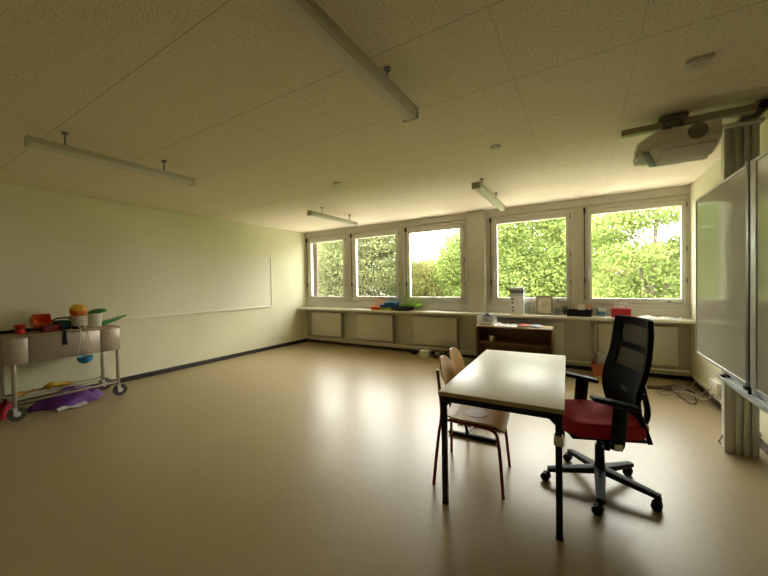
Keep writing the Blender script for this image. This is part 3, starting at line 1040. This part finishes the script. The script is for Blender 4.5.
m.build('back_spine', K['plastic'], r)
for s in (-1, 1):
    m = MB()
    m.tube([(.02, s * .16, .405), (.02, s * .28, .40), (.02, s * .302, .43), (.0, s * .302, .66)], .046, 12, ry=.020, smooth=1)
    am = m.build('armrest_post', K['plastic'], r)
    m = MB()
    m.box((0, 0, 0), (.27, .085, .03), (0, 0, 0), .013, 3)
    am2 = m.build('armrest_pad', K['plastic'], r, loc=(.03, s * .295, .685), rot=(0, R(-12), 0))
MB().bb(.0, .045, .318, .325, .40, .44, .002).build('adjuster_tab', K['white'], r)

# ------------------------------------------------------------------ bookcase and what is on it
r = thing('bookcase', 'low dark brown open bookcase under the window sill', 'bookcase', (5.09, -.545, 0))
hw, hd = .57, .19
MB().bb(-hw, hw, -hd, hd, .70, .72, .002).build('top', K['beech'], r)
for s in (-1, 1):
    MB().bb(s * hw, s * (hw - .02), -hd, hd, 0, .70, .001).build('side_panel', K['brown'] if s < 0 else K['brown'], r)
MB().bb(-hw + .02, hw - .02, hd - .012, hd - .002, .05, .70).build('back_panel', K['brown'], r)
MB().bb(-hw + .02, hw - .02, -hd + .006, hd - .012, .438, .458).build('shelf', K['brown'], r)
MB().bb(-hw + .02, hw - .02, -hd + .004, hd - .012, .06, .08).bb(-hw + .02, hw - .02, -hd + .02, -hd + .035, 0, .06).build('bottom_shelf', K['brown'], r)

r = thing('cup', 'small white cup standing inside the brown bookcase', 'cup', (4.74, -.60, .4585))
MB().lathe([(0, 0), (.030, 0), (.034, .006), (.038, .085), (.035, .085), (.031, .010), (0, .008)], 22).build('body', K['white'], r)
MB().tube([(.036, 0, .07), (.058, 0, .065), (.060, 0, .035), (.035, 0, .025)], .005, 8, smooth=2).build('handle', K['white'], r)
for k, (x0, wd, c, lab) in enumerate(((4.80, .30, 'paper', 'flat white paper stack lying on the bottom shelf of the bookcase'),)):
    m = MB()
    for j in range(5):
        m.box((x0 + wd / 2 + .004 * (j % 2), -.56, .0835 + j * .006), (wd, .21, .0055), (0, 0, .01 * (j - 2)))
    tag(m.build('paper_stack', K[c]), lab, 'paper')

r = thing('plastic_box', 'clear open plastic box on the bookcase end by the pillar', 'box', (4.66, -.545, .7205))
m = MB()
bw, bd, bh = .135, .14, .15
m.bb(-bw, bw, -bd, bd, 0, .004).bb(-bw, -bw + .004, -bd, bd, .004, bh).bb(bw - .004, bw, -bd, bd, .004, bh).bb(-bw, bw, -bd, -bd + .004, .004, bh).bb(-bw, bw, bd - .004, bd, .004, bh)
m.bb(-bw - .008, bw + .008, -bd - .008, -bd, bh - .008, bh).bb(-bw - .008, bw + .008, bd, bd + .008, bh - .008, bh).bb(-bw - .008, -bw, -bd, bd, bh - .008, bh).bb(bw, bw + .008, -bd, bd, bh - .008, bh)
m.build('body', K['clearplastic'], r)
tag(MB().lathe([(0, 0), (.04, .004), (.066, .03), (.078, .075), (.080, .105), (.070, .15), (.035, .183), (0, .19)], 22).build('ball', K['navy'], None, (4.665, -.51, .727)), 'dark round ball lying in the clear plastic box', 'ball')
m = MB()
m.box((0, 0, .02), (.16, .07, .04), (0, 0, .15), .01)
tag(m.build('sponge', mat('sponge_tan', (.34, .25, .16), .9, var=.2, vscale=30), None, (4.66, -.64, .727)), 'tan sponge in the clear plastic box beside the dark ball', 'sponge')


def leaf_paper(name, loc, sx, sy, rz, mt, lab, cat, lift=.012, group=None, n=1):
    m = MB()
    for j in range(n):
        z0 = .0012 + j * .004
        m.sheet(lambda u, v: ((u - .5) * sx, (v - .5) * sy, z0 + lift * math.sin(math.pi * u * 1.3) ** 2 * (1 if j == n - 1 else .4) * v), 10, 6, .0016)
    return tag(m.build(name, mt, None, loc, (0, 0, rz)), lab, cat, group)
leaf_paper('paper_sheet', (4.90, -.57, .7205), .24, .26, .3, K['paper'], 'curled white paper sheet on the bookcase next to the clear box', 'paper', .03, n=2)
leaf_paper('paper_sheet', (5.08, -.59, .7205), .20, .26, -.2, K['paper'], 'white paper sheet lying in the middle of the bookcase top', 'paper', .02, n=2)
for (x, y, rz, c, c2, lab) in ((5.245, -.56, .08, (.60, .16, .12), (.7, .55, .5), 'red covered magazine lying on the bookcase top'), (5.40, -.55, -.12, (.38, .44, .62), (.75, .76, .8), 'blue and white magazine lying beside the red magazine')):
    r = thing('magazine', lab, 'magazine', (x, y, .7205), rz, 'magazines on the bookcase')
    mm_ = mat('cover_' + lab.split()[0], c, .35, var=.5, vscale=14)
    m = MB()
    m.sheet(lambda u, v: ((u - .5) * .19, (v - .5) * .26, .014 + .012 * math.sin(math.pi * u)), 10, 4, .004)
    m.build('cover', mm_, r)
    m = MB()
    for j in range(3):
        m.sheet(lambda u, v: ((u - .5) * .185, (v - .5) * .255, .002 + j * .0035 + .009 * math.sin(math.pi * u)), 8, 3, .002)
    m.build('pages', K['paper'], r)
r = thing('booklet', 'tan booklet at the bookcase end farthest from the pillar', 'booklet', (5.565, -.57, .7205), .1)
MB().bb(-.075, .075, -.10, .10, .0, .010, .002).build('pages', K['paper'], r)
MB().bb(-.078, .078, -.103, .103, .0102, .0135, .001).build('cover', mat('tan_cover', (.45, .33, .14), .6, var=.3, vscale=20), r)

# ------------------------------------------------------------------ things on the window sill
SZ = .8805
def tray(x, y, z, sx, sy, h, mt, lab, rz=0.0, tilt=0.0):
    m = MB()
    t = .004
    a, b = sx / 2, sy / 2
    k = .85
    bot = [(-a * k, -b * k), (a * k, -b * k), (a * k, b * k), (-a * k, b * k)]
    top = [(-a, -b), (a, -b), (a, b), (-a, b)]
    rim = [(-a - .012, -b - .012), (a + .012, -b - .012), (a + .012, b + .012), (-a - .012, b + .012)]
    inn = [(-a + t, -b + t), (a - t, -b + t), (a - t, b - t), (-a + t, b - t)]
    ib = [(p[0] * .97, p[1] * .97) for p in bot]
    rings = [(bot, 0), (top, h - .006), (rim, h - .006), (rim, h), (inn, h), (ib, t)]
    vs = [(*p, zz) for rg, zz in rings for p in rg]
    fs = []
    for i in range(len(rings) - 1):
        for j in range(4):
            fs.append((i * 4 + j, i * 4 + (j + 1) % 4, i * 4 + 4 + (j + 1) % 4, i * 4 + 4 + j))
    fs += [(3, 2, 1, 0), tuple(len(vs) - 4 + j for j in range(4))]
    m._add(vs, fs)
    o = m.build('tray', mt, None, (x, y, z), (0, tilt, rz), ang=25)
    return tag(o, lab, 'tray', 'coloured trays on the sill')
tray(2.29, -.19, SZ, .32, .24, .075, K['orange'], 'orange plastic tray at the near end of the tray pile', .25)
tray(2.53, -.235, SZ, .28, .17, .055, K['lime'], 'olive green tray lying flat under the blue tray')
tray(2.55, -.20, SZ + .056, .34, .24, .065, K['blue'], 'blue tray stacked on the olive green tray', .1)
tray(2.60, -.19, SZ + .122, .26, .2, .045, mat('bright_blue', (.04, .2, .42), .35), 'bright blue tray on top of the tray pile', .05)
tray(2.90, -.19, SZ, .34, .26, .085, K['navy'], 'dark navy tray next to the blue pile')
tray(3.06, -.17, SZ + .086, .40, .22, .055, mat('leaf_green', (.24, .46, .04), .4, var=.1), 'leaf green tray on top of the dark navy tray', -.1)
leaf_paper('paper_sheet', (1.80, -.21, SZ), .42, .24, .05, K['paper'], 'white paper lying on the sill beside the orange tray', 'paper', .008)
leaf_paper('paper_sheet', (3.62, -.21, SZ), .46, .22, -.03, K['paper'], 'long white paper lying on the sill past the green tray', 'paper', .008)
r = thing('figurine', 'tiny white figure standing on the sill below the first window', 'figurine', (.56, -.2, SZ))
MB().lathe([(0, 0), (.022, 0), (.022, .008), (.008, .014), (.010, .05), (.014, .07), (.008, .082), (.012, .095), (0, .108)], 16).build('body', K['white'], r)
MB().bb(-.03, .03, -.006, .006, .055, .064, .002).build('arms', K['white'], r)

r = thing('carton', 'tall white carton with a dark band and marks on the sill', 'carton', (5.085, -.19, SZ))
MB().bb(-.108, .108, -.05, .05, 0, .46, .004).build('box', K['paper'], r)
MB().bb(-.1085, .1085, -.0512, .0512, .355, .425).build('dark_band', mat('grey_print', (.18, .19, .22), .6, var=.2, vscale=40), r)
MB().bb(-.1085, .1085, -.0512, .0512, .325, .335).build('thin_band', mat('blue_print', (.25, .28, .5), .6), r)
m = MB()
for k, zz in enumerate((.255, .195, .115, .06)):
    m.bb(-.085, -.055, -.0513, -.0503, zz - .012, zz + .012)
    m.bb(-.062, -.044, -.0513, -.0503, zz - (.004 if k % 2 else .010), zz + (.010 if k % 2 else .004))
m.build('printed_marks', K['black'], r)

def jar(x, y, rad, h, lab, plant=None, label_c=None):
    r = thing('glass_jar', lab, 'jar', (x, y, SZ), 0, 'jars and glasses on the sill')
    MB().lathe([(0, 0), (rad, 0), (rad * 1.02, .01), (rad, h * .8), (rad * .85, h * .92), (rad * .88, h), (rad * .84, h), (rad * .8, h * .92), (rad * .94, h * .78), (rad * .94, .012), (0, .009)], 20).build('glass', K['clear'], r)
    if plant:
        m = MB()
        q = random.Random(int(x * 100))
        for k in range(16):
            a = q.uniform(0, 6.28)
            l = q.uniform(.5, 1.1) * h
            rr = rad * q.uniform(.1, .7)
            m.tube([(rr * .3 * math.cos(a), rr * .3 * math.sin(a), .014), (rr * math.cos(a), rr * math.sin(a), l * .7), (rr * 1.6 * math.cos(a), rr * 1.6 * math.sin(a), l)], [.007, .003], 6)
        m.build('plant', K['cactus'], r)
    return r
jar(5.305, -.16, .055, .13, 'plain glass beside the white carton')
jar(5.23, -.09, .04, .20, 'tall narrow glass tucked behind the white carton')
r = thing('picture_frame', 'small framed picture leaning on the sill between glass jars', 'picture frame', (5.50, -.13, SZ))
rt = (R(-9), 0, 0)
MB().bb(-.125, -.10, -.02, 0, 0, .31, .003).bb(.10, .125, -.02, 0, 0, .31, .003).bb(-.10, .10, -.02, 0, 0, .025, .003).bb(-.10, .10, -.02, 0, .285, .31, .003).build('frame', K['woodframe'], r, rot=rt)
MB().bb(-.10, .10, -.012, -.004, .025, .285).build('picture', mat('plain_picture', (.62, .58, .46), .5, var=.35, vscale=9), r, rot=rt)
jar(5.685, -.2, .05, .13, 'glass jar with a small plant beside the picture frame', True)
jar(5.79, -.14, .055, .16, 'taller glass jar with a leafy plant behind the black pen box', True)
r = thing('pen_box', 'black open box holding pens and paper on the sill', 'box', (6.0, -.2, SZ))
bw, bd, bh = .165, .09, .105
m = MB()
m.bb(-bw, bw, -bd, bd, 0, .006).bb(-bw, -bw + .006, -bd, bd, .006, bh).bb(bw - .006, bw, -bd, bd, .006, bh).bb(-bw + .006, bw - .006, -bd, -bd + .006, .006, bh).bb(-bw + .006, bw - .006, bd - .006, bd, .006, bh)
m.build('body', K['plastic'], r)
for k, (px, c, lean, lab) in enumerate(((-.12, 'beech', -.2, 'plain wooden pencil leaning farthest over in the black box'), (-.09, 'orange', .1, 'orange pencil standing in the black box'), (-.06, 'red', -.1, 'red pencil standing in the black box'), (-.135, 'blue', .05, 'blue pencil standing in the black box'))):
    q = thing('pencil', lab, 'pencil', (6.0 + px, -.17 + .02 * (k % 2), SZ + .007), 0, 'pencils in the black box')
    MB().cyl((0, 0, 0), (lean * .25, 0, .17), .005, seg=6).build('shaft', K[c], q)
    MB().cyl((lean * .25, 0, .17), (lean * .28, 0, .187), .005, .001, seg=6).build('tip', K['beech'], q)
m = MB()
m.sheet(lambda u, v: (-.06 + .10 * u + .03 * v, .0 + .05 * v, .0 + .175 * v), 4, 4, .003)
tag(m.build('folded_note', K['paper'], None, (6.02, -.215, SZ + .008)), 'folded white note standing up in the black box', 'paper')
r = thing('scissors', 'scissors standing handle up in the black box', 'scissors', (6.13, -.19, SZ + .008), .3)
MB().box((0, 0, .06), (.012, .004, .12), (0, .12, 0)).box((.008, 0, .06), (.012, .004, .12), (0, -.06, 0)).build('blades', K['alu'], r)
m = MB()
for s in (-1, 1):
    m.tube([(s * .022 + .02 * math.cos(t * .785), 0, .145 + .026 * math.sin(t * .785)) for t in range(9)], .005, 6)
m.build('handles', K['orange'], r)
jar(6.205, -.15, .05, .14, 'plain glass between the black box and the striped cup')
r = thing('striped_cup', 'pale cup with a blue band on the sill beside the red box', 'cup', (6.30, -.2, SZ))
MB().lathe([(0, 0), (.042, 0), (.046, .006), (.05, .125), (.046, .125), (.042, .01), (0, .008)], 22).build('body', mat('cup_pale', (.6, .66, .62), .35), r)
MB().lathe([(.0462, .02), (.0468, .02), (.0502, .085), (.0492, .085)], 22).build('band', mat('cup_blue', (.06, .22, .38), .35), r)
r = thing('tub', 'red tub on the sill below the corner window', 'tub', (6.535, -.2, SZ))
bw, bd, bh = .115, .085, .135
m = MB()
m.bb(-bw, bw, -bd, bd, 0, .005).bb(-bw, -bw + .005, -bd, bd, .005, bh).bb(bw - .005, bw, -bd, bd, .005, bh).bb(-bw + .005, bw - .005, -bd, -bd + .005, .005, bh).bb(-bw + .005, bw - .005, bd - .005, bd, .005, bh)
m.build('body', mat('tub_red', (.42, .02, .03), .35), r)
MB().bb(-bw - .006, bw + .006, -bd - .006, -bd, bh - .012, bh).bb(-bw - .006, bw + .006, bd, bd + .006, bh - .012, bh).bb(-bw - .006, -bw, -bd, bd, bh - .012, bh).bb(bw, bw + .006, -bd, bd, bh - .012, bh).build('rim', mat('tub_rim', (.5, .04, .05), .3), r)
for k, (px, hh, lab) in enumerate(((-.07, .215, 'small clear bottle at the left in the red tub'), (0, .225, 'small clear bottle in the middle of the red tub'), (.065, .205, 'small clear bottle at the right in the red tub'))):
    q = thing('bottle', lab, 'bottle', (6.535 + px, -.2, SZ + .006), 0, 'clear bottles in the red tub')
    MB().lathe([(0, 0), (.028, 0), (.028, hh * .7), (.014, hh * .85), (.014, hh * .9), (0, hh * .9)], 14).build('body', K['clearplastic'], q)
    MB().cyl((0, 0, hh * .905), (0, 0, hh), .015, seg=12).build('cap', K['white'], q)
leaf_paper('paper_sheet', (6.36, -.27, SZ), .20, .1, .05, K['paper'], 'narrow white paper in front of the striped cup', 'paper', .004)
leaf_paper('newspaper', (6.90, -.20, SZ), .34, .24, .1, K['paper'], 'crumpled white newspaper on the sill near the whiteboard', 'paper', .03, n=3)
leaf_paper('newspaper', (7.10, -.18, SZ), .24, .22, -.25, mat('newsprint', (.55, .56, .56), .8, var=.25, vscale=30), 'flatter grey printed newspaper beside the crumpled white one', 'paper', .03, n=2)

# ------------------------------------------------------------------ floor things under the windows
r = thing('storage_bin', 'coral red bin on the floor under the corner radiator', 'bin', (6.27, -.25, 0))
m = MB()
def bin_shell(mb, bx, by, tx_, ty_, h, t):
    rings = [([(-bx, -by), (bx, -by), (bx, by), (-bx, by)], 0), ([(-tx_, -ty_), (tx_, -ty_), (tx_, ty_), (-tx_, ty_)], h), ([(-tx_ + t, -ty_ + t), (tx_ - t, -ty_ + t), (tx_ - t, ty_ - t), (-tx_ + t, ty_ - t)], h), ([(-bx + t, -by + t), (bx - t, -by + t), (bx - t, by - t), (-bx + t, by - t)], t)]
    vs = [(*p, z) for rg, z in rings for p in rg]
    fs = [(3, 2, 1, 0), (12, 13, 14, 15)]
    for i in range(3):
        for j in range(4):
            fs.append((i * 4 + j, i * 4 + (j + 1) % 4, i * 4 + 4 + (j + 1) % 4, i * 4 + 4 + j))
    mb._add(vs, fs)
bin_shell(m, .09, .085, .12, .115, .18, .006)
m.build('body', mat('coral', (.62, .20, .13), .45), r, ang=25)
MB().bb(-.126, .126, -.121, -.113, .165, .182, .002).bb(-.126, .126, .113, .121, .165, .182, .002).build('rim', mat('coral_rim', (.6, .13, .07), .4), r)
tag(MB().box((0, 0, .0), (.16, .16, .16), (0, 0, 0), .01).build('grey_tub', K['grey'], None, (6.30, -.25, .24), (0, .1, .1)), 'grey tub sitting in the coral red bin', 'tub')
tag(MB().tube([(0, 0, 0), (-.06, -.02, .16), (-.11, -.04, .195)], .012, 10).box((-.125, -.045, .20), (.05, .04, .03), (0, .4, .2), .008).build('brush', K['grey'], None, (6.22, -.27, .03)), 'grey brush leaning out of the coral red bin', 'brush')
r = thing('floor_box', 'small white box on the floor under the third radiator', 'box', (3.40, -.30, 0), .15)
MB().bb(-.10, .10, -.08, .08, 0, .11, .006).build('body', K['white'], r)
MB().bb(-.103, .103, -.083, .083, .111, .122, .004).build('lid', K['paper'], r)
tag(MB().bb(-.2, .2, -.09, .09, 0, .10, .01).bb(-.17, .17, -.06, .06, .098, .13, .01).build('carrying_case', mat('tan_case', (.16, .12, .08), .6, var=.2), None, (3.80, -.26, 0), (0, 0, .05)), 'low brown case on the floor beside the small white box', 'case')
m = MB()
m.lathe([(0, .0), (.10, 0), (.13, .03), (.135, .09), (.10, .14), (.04, .17), (0, .175)], 20)
for k in range(6):
    a = k * 1.05
    m.tube([(.05 * math.cos(a), .05 * math.sin(a), .13), (.09 * math.cos(a), .09 * math.sin(a), .18), (.06 * math.cos(a + .4), .06 * math.sin(a + .4), .20)], [.02, .006], 6)
tag(m.build('rucksack', mat('black_cloth', (.012, .012, .012), .8), None, (3.98, -.50, 0)), 'black cloth bag slumped on the floor behind the plywood chairs', 'bag')
m = MB()
m.lathe([(0, 0), (.012, 0), (.012, .012), (0, .012)], 12)
tag(MB().lathe([(0, 0), (.05, 0), (.055, .01), (.058, .05), (.05, .055), (0, .05)], 18).build('door_wedge', K['plastic'], None, (3.10, -.18, 0)), 'small black round stop on the floor under the third window', 'stop')

# ------------------------------------------------------------------ steel trolley
r = thing('trolley', 'long stainless steel trolley on castors against the left wall', 'trolley', (.445, -4.79, 0))
x0, x1, y0, y1 = -.275, .275, -.53, .525
MB().bb(x0, x1 - .014, y0, y1, .62, .915, .003).build('body', K['steel'], r)
MB().bb(x0 - .004, x1 + .004, y0 - .004, y1 + .004, .916, .94, .004).build('top', mat('worn_top', (.36, .27, .18), .5, metal=.2, var=.12), r)
for a, b in ((y0, -.336), (-.330, .312), (.318, y1)):
    MB().bb(x1 - .013, x1, a + .002, b - .002, .622, .913, .003).build('front_panel', K['steel'], r)
MB().tube([(.06, y0, .86), (.06, y0 - .05, .86), (.06, y0 - .05, .68), (.06, y0, .68)], .01, 8, smooth=1).build('push_handle', K['plastic'], r)
rail = MB()
for (lx, ly) in ((.25, -.45), (.25, .50), (-.25, .50), (-.25, -.45)):
    MB().bb(lx - .016, lx + .016, ly - .016, ly + .016, .15, .62, .003).build('leg', K['steel'], r)
    o = MB()
    o.bb(lx - .012, lx + .012, ly - .03, ly + .03, .125, .15)
    for s in (-1, 1):
        o.prism([(-.02, .15), (.02, .15), (.012, .07), (-.012, .07)], .004, Matrix.Rotation(R(90), 3, 'Z'), (lx + s * .02, ly, 0))
    c = o.build('caster_fork', K['alu'], r)
    MB().cyl((lx - .014, ly + .015, .078), (lx + .014, ly + .015, .078), .078, seg=26).build('wheel', K['rubber'], c)
    MB().cyl((lx - .019, ly + .015, .078), (lx + .019, ly + .015, .078), .03, seg=18).build('wheel_hub', K['alu'], c)
m = MB()
for lx in (-.25, .25):
    m.bb(lx - .012, lx + .012, -.45, .48, .178, .202, .002)
for ly in (-.45, .48):
    m.bb(-.25, .25, ly - .012, ly + .012, .178, .202, .002)
m.build('lower_rail', K['steel'], r)
m = MB()
for lx in (-.08, .08):
    m.bb(lx - .008, lx + .008, -.44, .47, .182, .19)
m.build('lower_grid', K['steel'], r)
TT = .9405
# on the trolley
for k, (z, flip, lab) in enumerate(((TT, 1, 'lower red cone of the small stacked pair on the trolley'), (TT + .0535, -1, 'upper red cone of the small stacked pair on the trolley'))):
    pr = [(0, 0), (.050, 0), (.053, .006), (.036, .050), (.032, .053), (0, .053)]
    if flip < 0:
        pr = [(0, 0), (.033, 0), (.037, .005), (.053, .049), (.050, .054), (0, .054)]
    tag(MB().lathe(pr, 22).build('red_cone', K['red'], None, (.50, -5.14, z)), lab, 'cone', 'red cones on the trolley')
r = thing('stick', 'long black stick lying along the trolley top', 'stick', (.33, -5.05, TT + .02), 0)
MB().tube([(0, -.26, 0), (0, .0, 0), (.0, .2, 0)], .017, 12).build('shaft', K['plastic'], r)
MB().tube([(0, .2, 0), (0, .235, .0)], .021, 12).build('end_grip', K['black'], r)
MB().box((.0, -.0, -.0), (.03, .03, .036)).build('rest_ring', K['plastic'], r)
m = MB()
bin_shell(m, .062, .070, .070, .080, .14, .004)
o = m.build('open_box', K['orange'], None, (.36, -4.965, TT + .085), (0, R(62), R(8)), 25)
tag(o, 'orange open box tipped on its side on the trolley', 'box')
m = MB()
bin_shell(m, .065, .06, .08, .075, .07, .004)
tag(m.build('basket', mat('dim_red', (.25, .03, .03), .5), None, (.55, -4.90, TT), None, 25), 'low dark red basket in front of the orange box', 'basket')
tag(MB().lathe([(0, 0), (.03, .004), (.048, .025), (.05, .045), (.035, .068), (0, .074)], 20).build('ball', K['navy'], None, (.55, -4.90, TT + .006)), 'small navy ball in the low dark red basket', 'ball')
r = thing('strap', 'dark strap hanging over the trolley front edge', 'strap', (.70, -4.82, TT))
MB().tube([(-.16, 0, .09), (-.10, 0, .06), (-.02, 0, .012), (.030, 0, .006), (.040, 0, -.02), (.040, 0, -.15)], .016, 8, ry=.006, smooth=2).build('webbing', K['black'], r)
MB().bb(.032, .046, -.02, .02, -.16, -.13, .003).build('buckle', K['plastic'], r)
r = thing('toolbox', 'dark green bag with a black top handle on the trolley', 'bag', (.40, -4.76, TT))
MB().box((0, 0, .055), (.18, .14, .11), None, .02).build('body', K['darkgreen'], r)
MB().tube([(0, -.075, .10), (0, -.08, .135), (0, .08, .145), (0, .08, .10)], .010, 8, smooth=2).build('handle', K['plastic'], r)
tag(MB().box((0, 0, 0), (.12, .05, .04), (0, 0, .3), .012).build('eraser', K['plastic'], None, (.58, -4.66, TT + .021)), 'small black block between the green bag and white bucket', 'block')
# white basket with orange ball
r = thing('wire_basket', 'off-white tapered basket holding an orange ball on the trolley', 'basket', (.47, -4.615, TT))
MB().lathe([(0, 0), (.070, 0), (.088, .155), (.094, .158), (.094, .165), (.084, .165), (.068, .006), (0, .004)], 26).build('body', mat('basket_white', (.55, .48, .36), .5, var=.05), r)
m = MB()
for k in range(5):
    m.lathe([(.0735 + .0035 * k, .02 + k * .028), (.077 + .0035 * k, .024 + k * .028), (.0745 + .0035 * k, .03 + k * .028)], 26)
m.build('ribs', K['white'], r)
sph = [(.088 * math.sin(math.pi * k / 14), -.088 * math.cos(math.pi * k / 14)) for k in range(15)]
o = thing('ball', 'big ball, yellow above and orange below, in the white basket', 'ball', (.47, -4.615, TT + .225))
MB().lathe([p for p in sph if p[1] >= -.005], 26).build('upper_half', K['yellow'], o)
MB().lathe([p for p in sph if p[1] <= .005], 26).build('lower_half', K['orange'], o)
r = thing('bucket', 'white bucket with coloured things inside, next to the ball basket', 'bucket', (.45, -4.44, TT))
MB().lathe([(0, 0), (.066, 0), (.078, .165), (.083, .168), (.083, .175), (.074, .175), (.063, .006), (0, .004)], 26).build('body', K['white'], r)
MB().tube([(0, -.082, .16), (.05, -.06, .13), (.08, 0, .115), (.05, .06, .13), (0, .082, .16)], .003, 6, smooth=2).build('handle', K['alu'], r)
tag(MB().lathe([(0, .0), (.045, .012), (.055, .03), (.04, .05), (0, .056)], 20).build('red_lid', K['red'], None, (.465, -4.45, TT + .135)), 'red round lid sticking out of the white bucket', 'toy')  # loose red lid in the bucket
r = thing('flying_disc', 'dark green disc tilted across the white bucket rim', 'disc', (.44, -4.41, TT + .205), 0)
d_ = MB().lathe([(0, .02), (.06, .018), (.095, .004), (.102, -.012), (.098, -.014), (.09, -.0), (0, .012)], 28).build('disc', K['green'], r, rot=(R(10), R(8), 0))
r = thing('toy_crocodile', 'long green toy crocodile lying past the white bucket', 'toy', (.42, -4.24, TT + .03), R(6))
m = MB()
m.tube([(0, -.12, .0), (0, -.05, .012), (0, .04, .035), (0, .13, .07)], [.032, .014], 12, smooth=2)
m.build('body', K['green'], r)
m = MB()
for k in range(6):
    t = k / 6
    m.lathe([(.010, 0), (.0, .022)], 6, (0, -.09 + t * .19, .025 + .05 * t))
m.build('back_ridge', mat('croc_dark', (.012, .12, .04), .5), r)
MB().box((0, .145, .075), (.04, .05, .026), (R(20), 0, 0), .008).build('snout', mat('croc_light', (.05, .32, .12), .4), r)
r = thing('hanging_bowl', 'blue bowl hanging on white cords over the trolley front', 'bowl', (.80, -4.66, .585))
MB().lathe([(0, -.06), (.03, -.055), (.058, -.035), (.074, .0), (.078, .03), (.074, .03), (.068, .002), (.05, -.03), (0, -.05)], 28).build('bowl', K['skyblue'], r)
for dx, dy in ((.02, -.073), (.02, .073), (-.05, -.05), (-.05, .05)):
    MB().tube([(dx, dy, .028), (dx * .6 - .01, dy * .55, .24), (-.025, dy * .42, .385), (-.085, dy * .40, .398), (-.22, dy * .35, .388)], .0045, 6, smooth=1).build('cord', K['rope'], r)

# under the trolley
def blob(name, loc, sx, sy, h, mt, lab, cat, seed, rz=0.0, nz=.25):
    q = random.Random(seed)
    ph = [q.uniform(0, 6.28) for _ in range(6)]
    m = MB()
    def fn(u, v):
        a = 2 * math.pi * u
        rr = math.sin(math.pi * v * .5)
        ca, sa_ = math.cos(a), math.sin(a)
        k = 1 + nz * (.5 * math.sin(3 * a + ph[0]) + .3 * math.sin(5 * a + ph[1]) + .2 * math.sin(8 * a + ph[2])) * rr
        z = h * (1 - rr ** 3) * (1 + nz * .8 * math.sin(4 * a + ph[3] + 5 * v)) + .001
        z = z + h * .16 * math.sin(9 * rr + ph[4]) * math.cos(2 * a + ph[5]) * (1 - rr)
        return (sx * rr * k * ca, sy * rr * k * sa_, max(.001, z))
    m.sheet(fn, 40, 14)
    bmesh.ops.remove_doubles(m.bm, verts=m.bm.verts, dist=1e-4)
    bmesh.ops.holes_fill(m.bm, edges=[e for e in m.bm.edges if e.is_boundary], sides=0)
    return tag(m.build(name, mt, None, loc, (0, 0, rz), 60), lab, cat)
blob('cloth_bag', (.47, -4.72, 0), .16, .36, .16, K['purple'], 'crumpled purple cloth bag on the floor under the trolley', 'bag', 3, -.05)
blob('cloth_bag', (.40, -5.25, 0), .11, .105, .16, K['redcloth'], 'crumpled red cloth bag on the floor beside the purple bag', 'bag', 5)
blob('cloth', (.40, -5.50, 0), .10, .08, .12, mat('rust_cloth', (.42, .10, .02), .7, var=.3), 'rust orange cloth heap on the floor behind the trolley wheel', 'cloth', 8)
m = MB()
def foil(u, v):
    return ((u - .5) * .16, (v - .5) * .26, .012 + .055 * abs(math.sin(3.1 * u * 2 + 2.2 * v)) * (.4 + .6 * math.sin(math.pi * v)) + .02 * math.sin(7 * v))
m.sheet(foil, 7, 9, .003)
tag(m.build('gold_foil', K['gold'], None, (.37, -4.80, .203), (0, 0, .1), 10), 'crumpled gold foil lying on the lower trolley rails', 'foil')
m = MB()
m.sheet(lambda u, v: ((u - .5) * .14, (v - .5) * .2, .006 + .025 * abs(math.sin(4 * v + 2 * u))), 6, 7, .003)
tag(m.build('yellow_cloth', mat('ochre_cloth', (.50, .27, .03), .7, var=.2), None, (.37, -5.09, .203), (0, 0, .1), 20), 'ochre yellow cloth on the lower trolley rails above the red bag', 'cloth')
m = MB()
m.sheet(lambda u, v: ((u - .5) * .15, (v - .5) * .28, .004 + .018 * math.sin(3 * u + 5 * v) ** 2), 8, 10, .003)
tag(m.build('plastic_sheet', mat('milky_plastic', (.72, .68, .66), .3, alpha=.85), None, (.70, -4.76, 0.001), (0, 0, -.12)), 'thin milky plastic sheet on the floor in front of the purple bag', 'sheet')
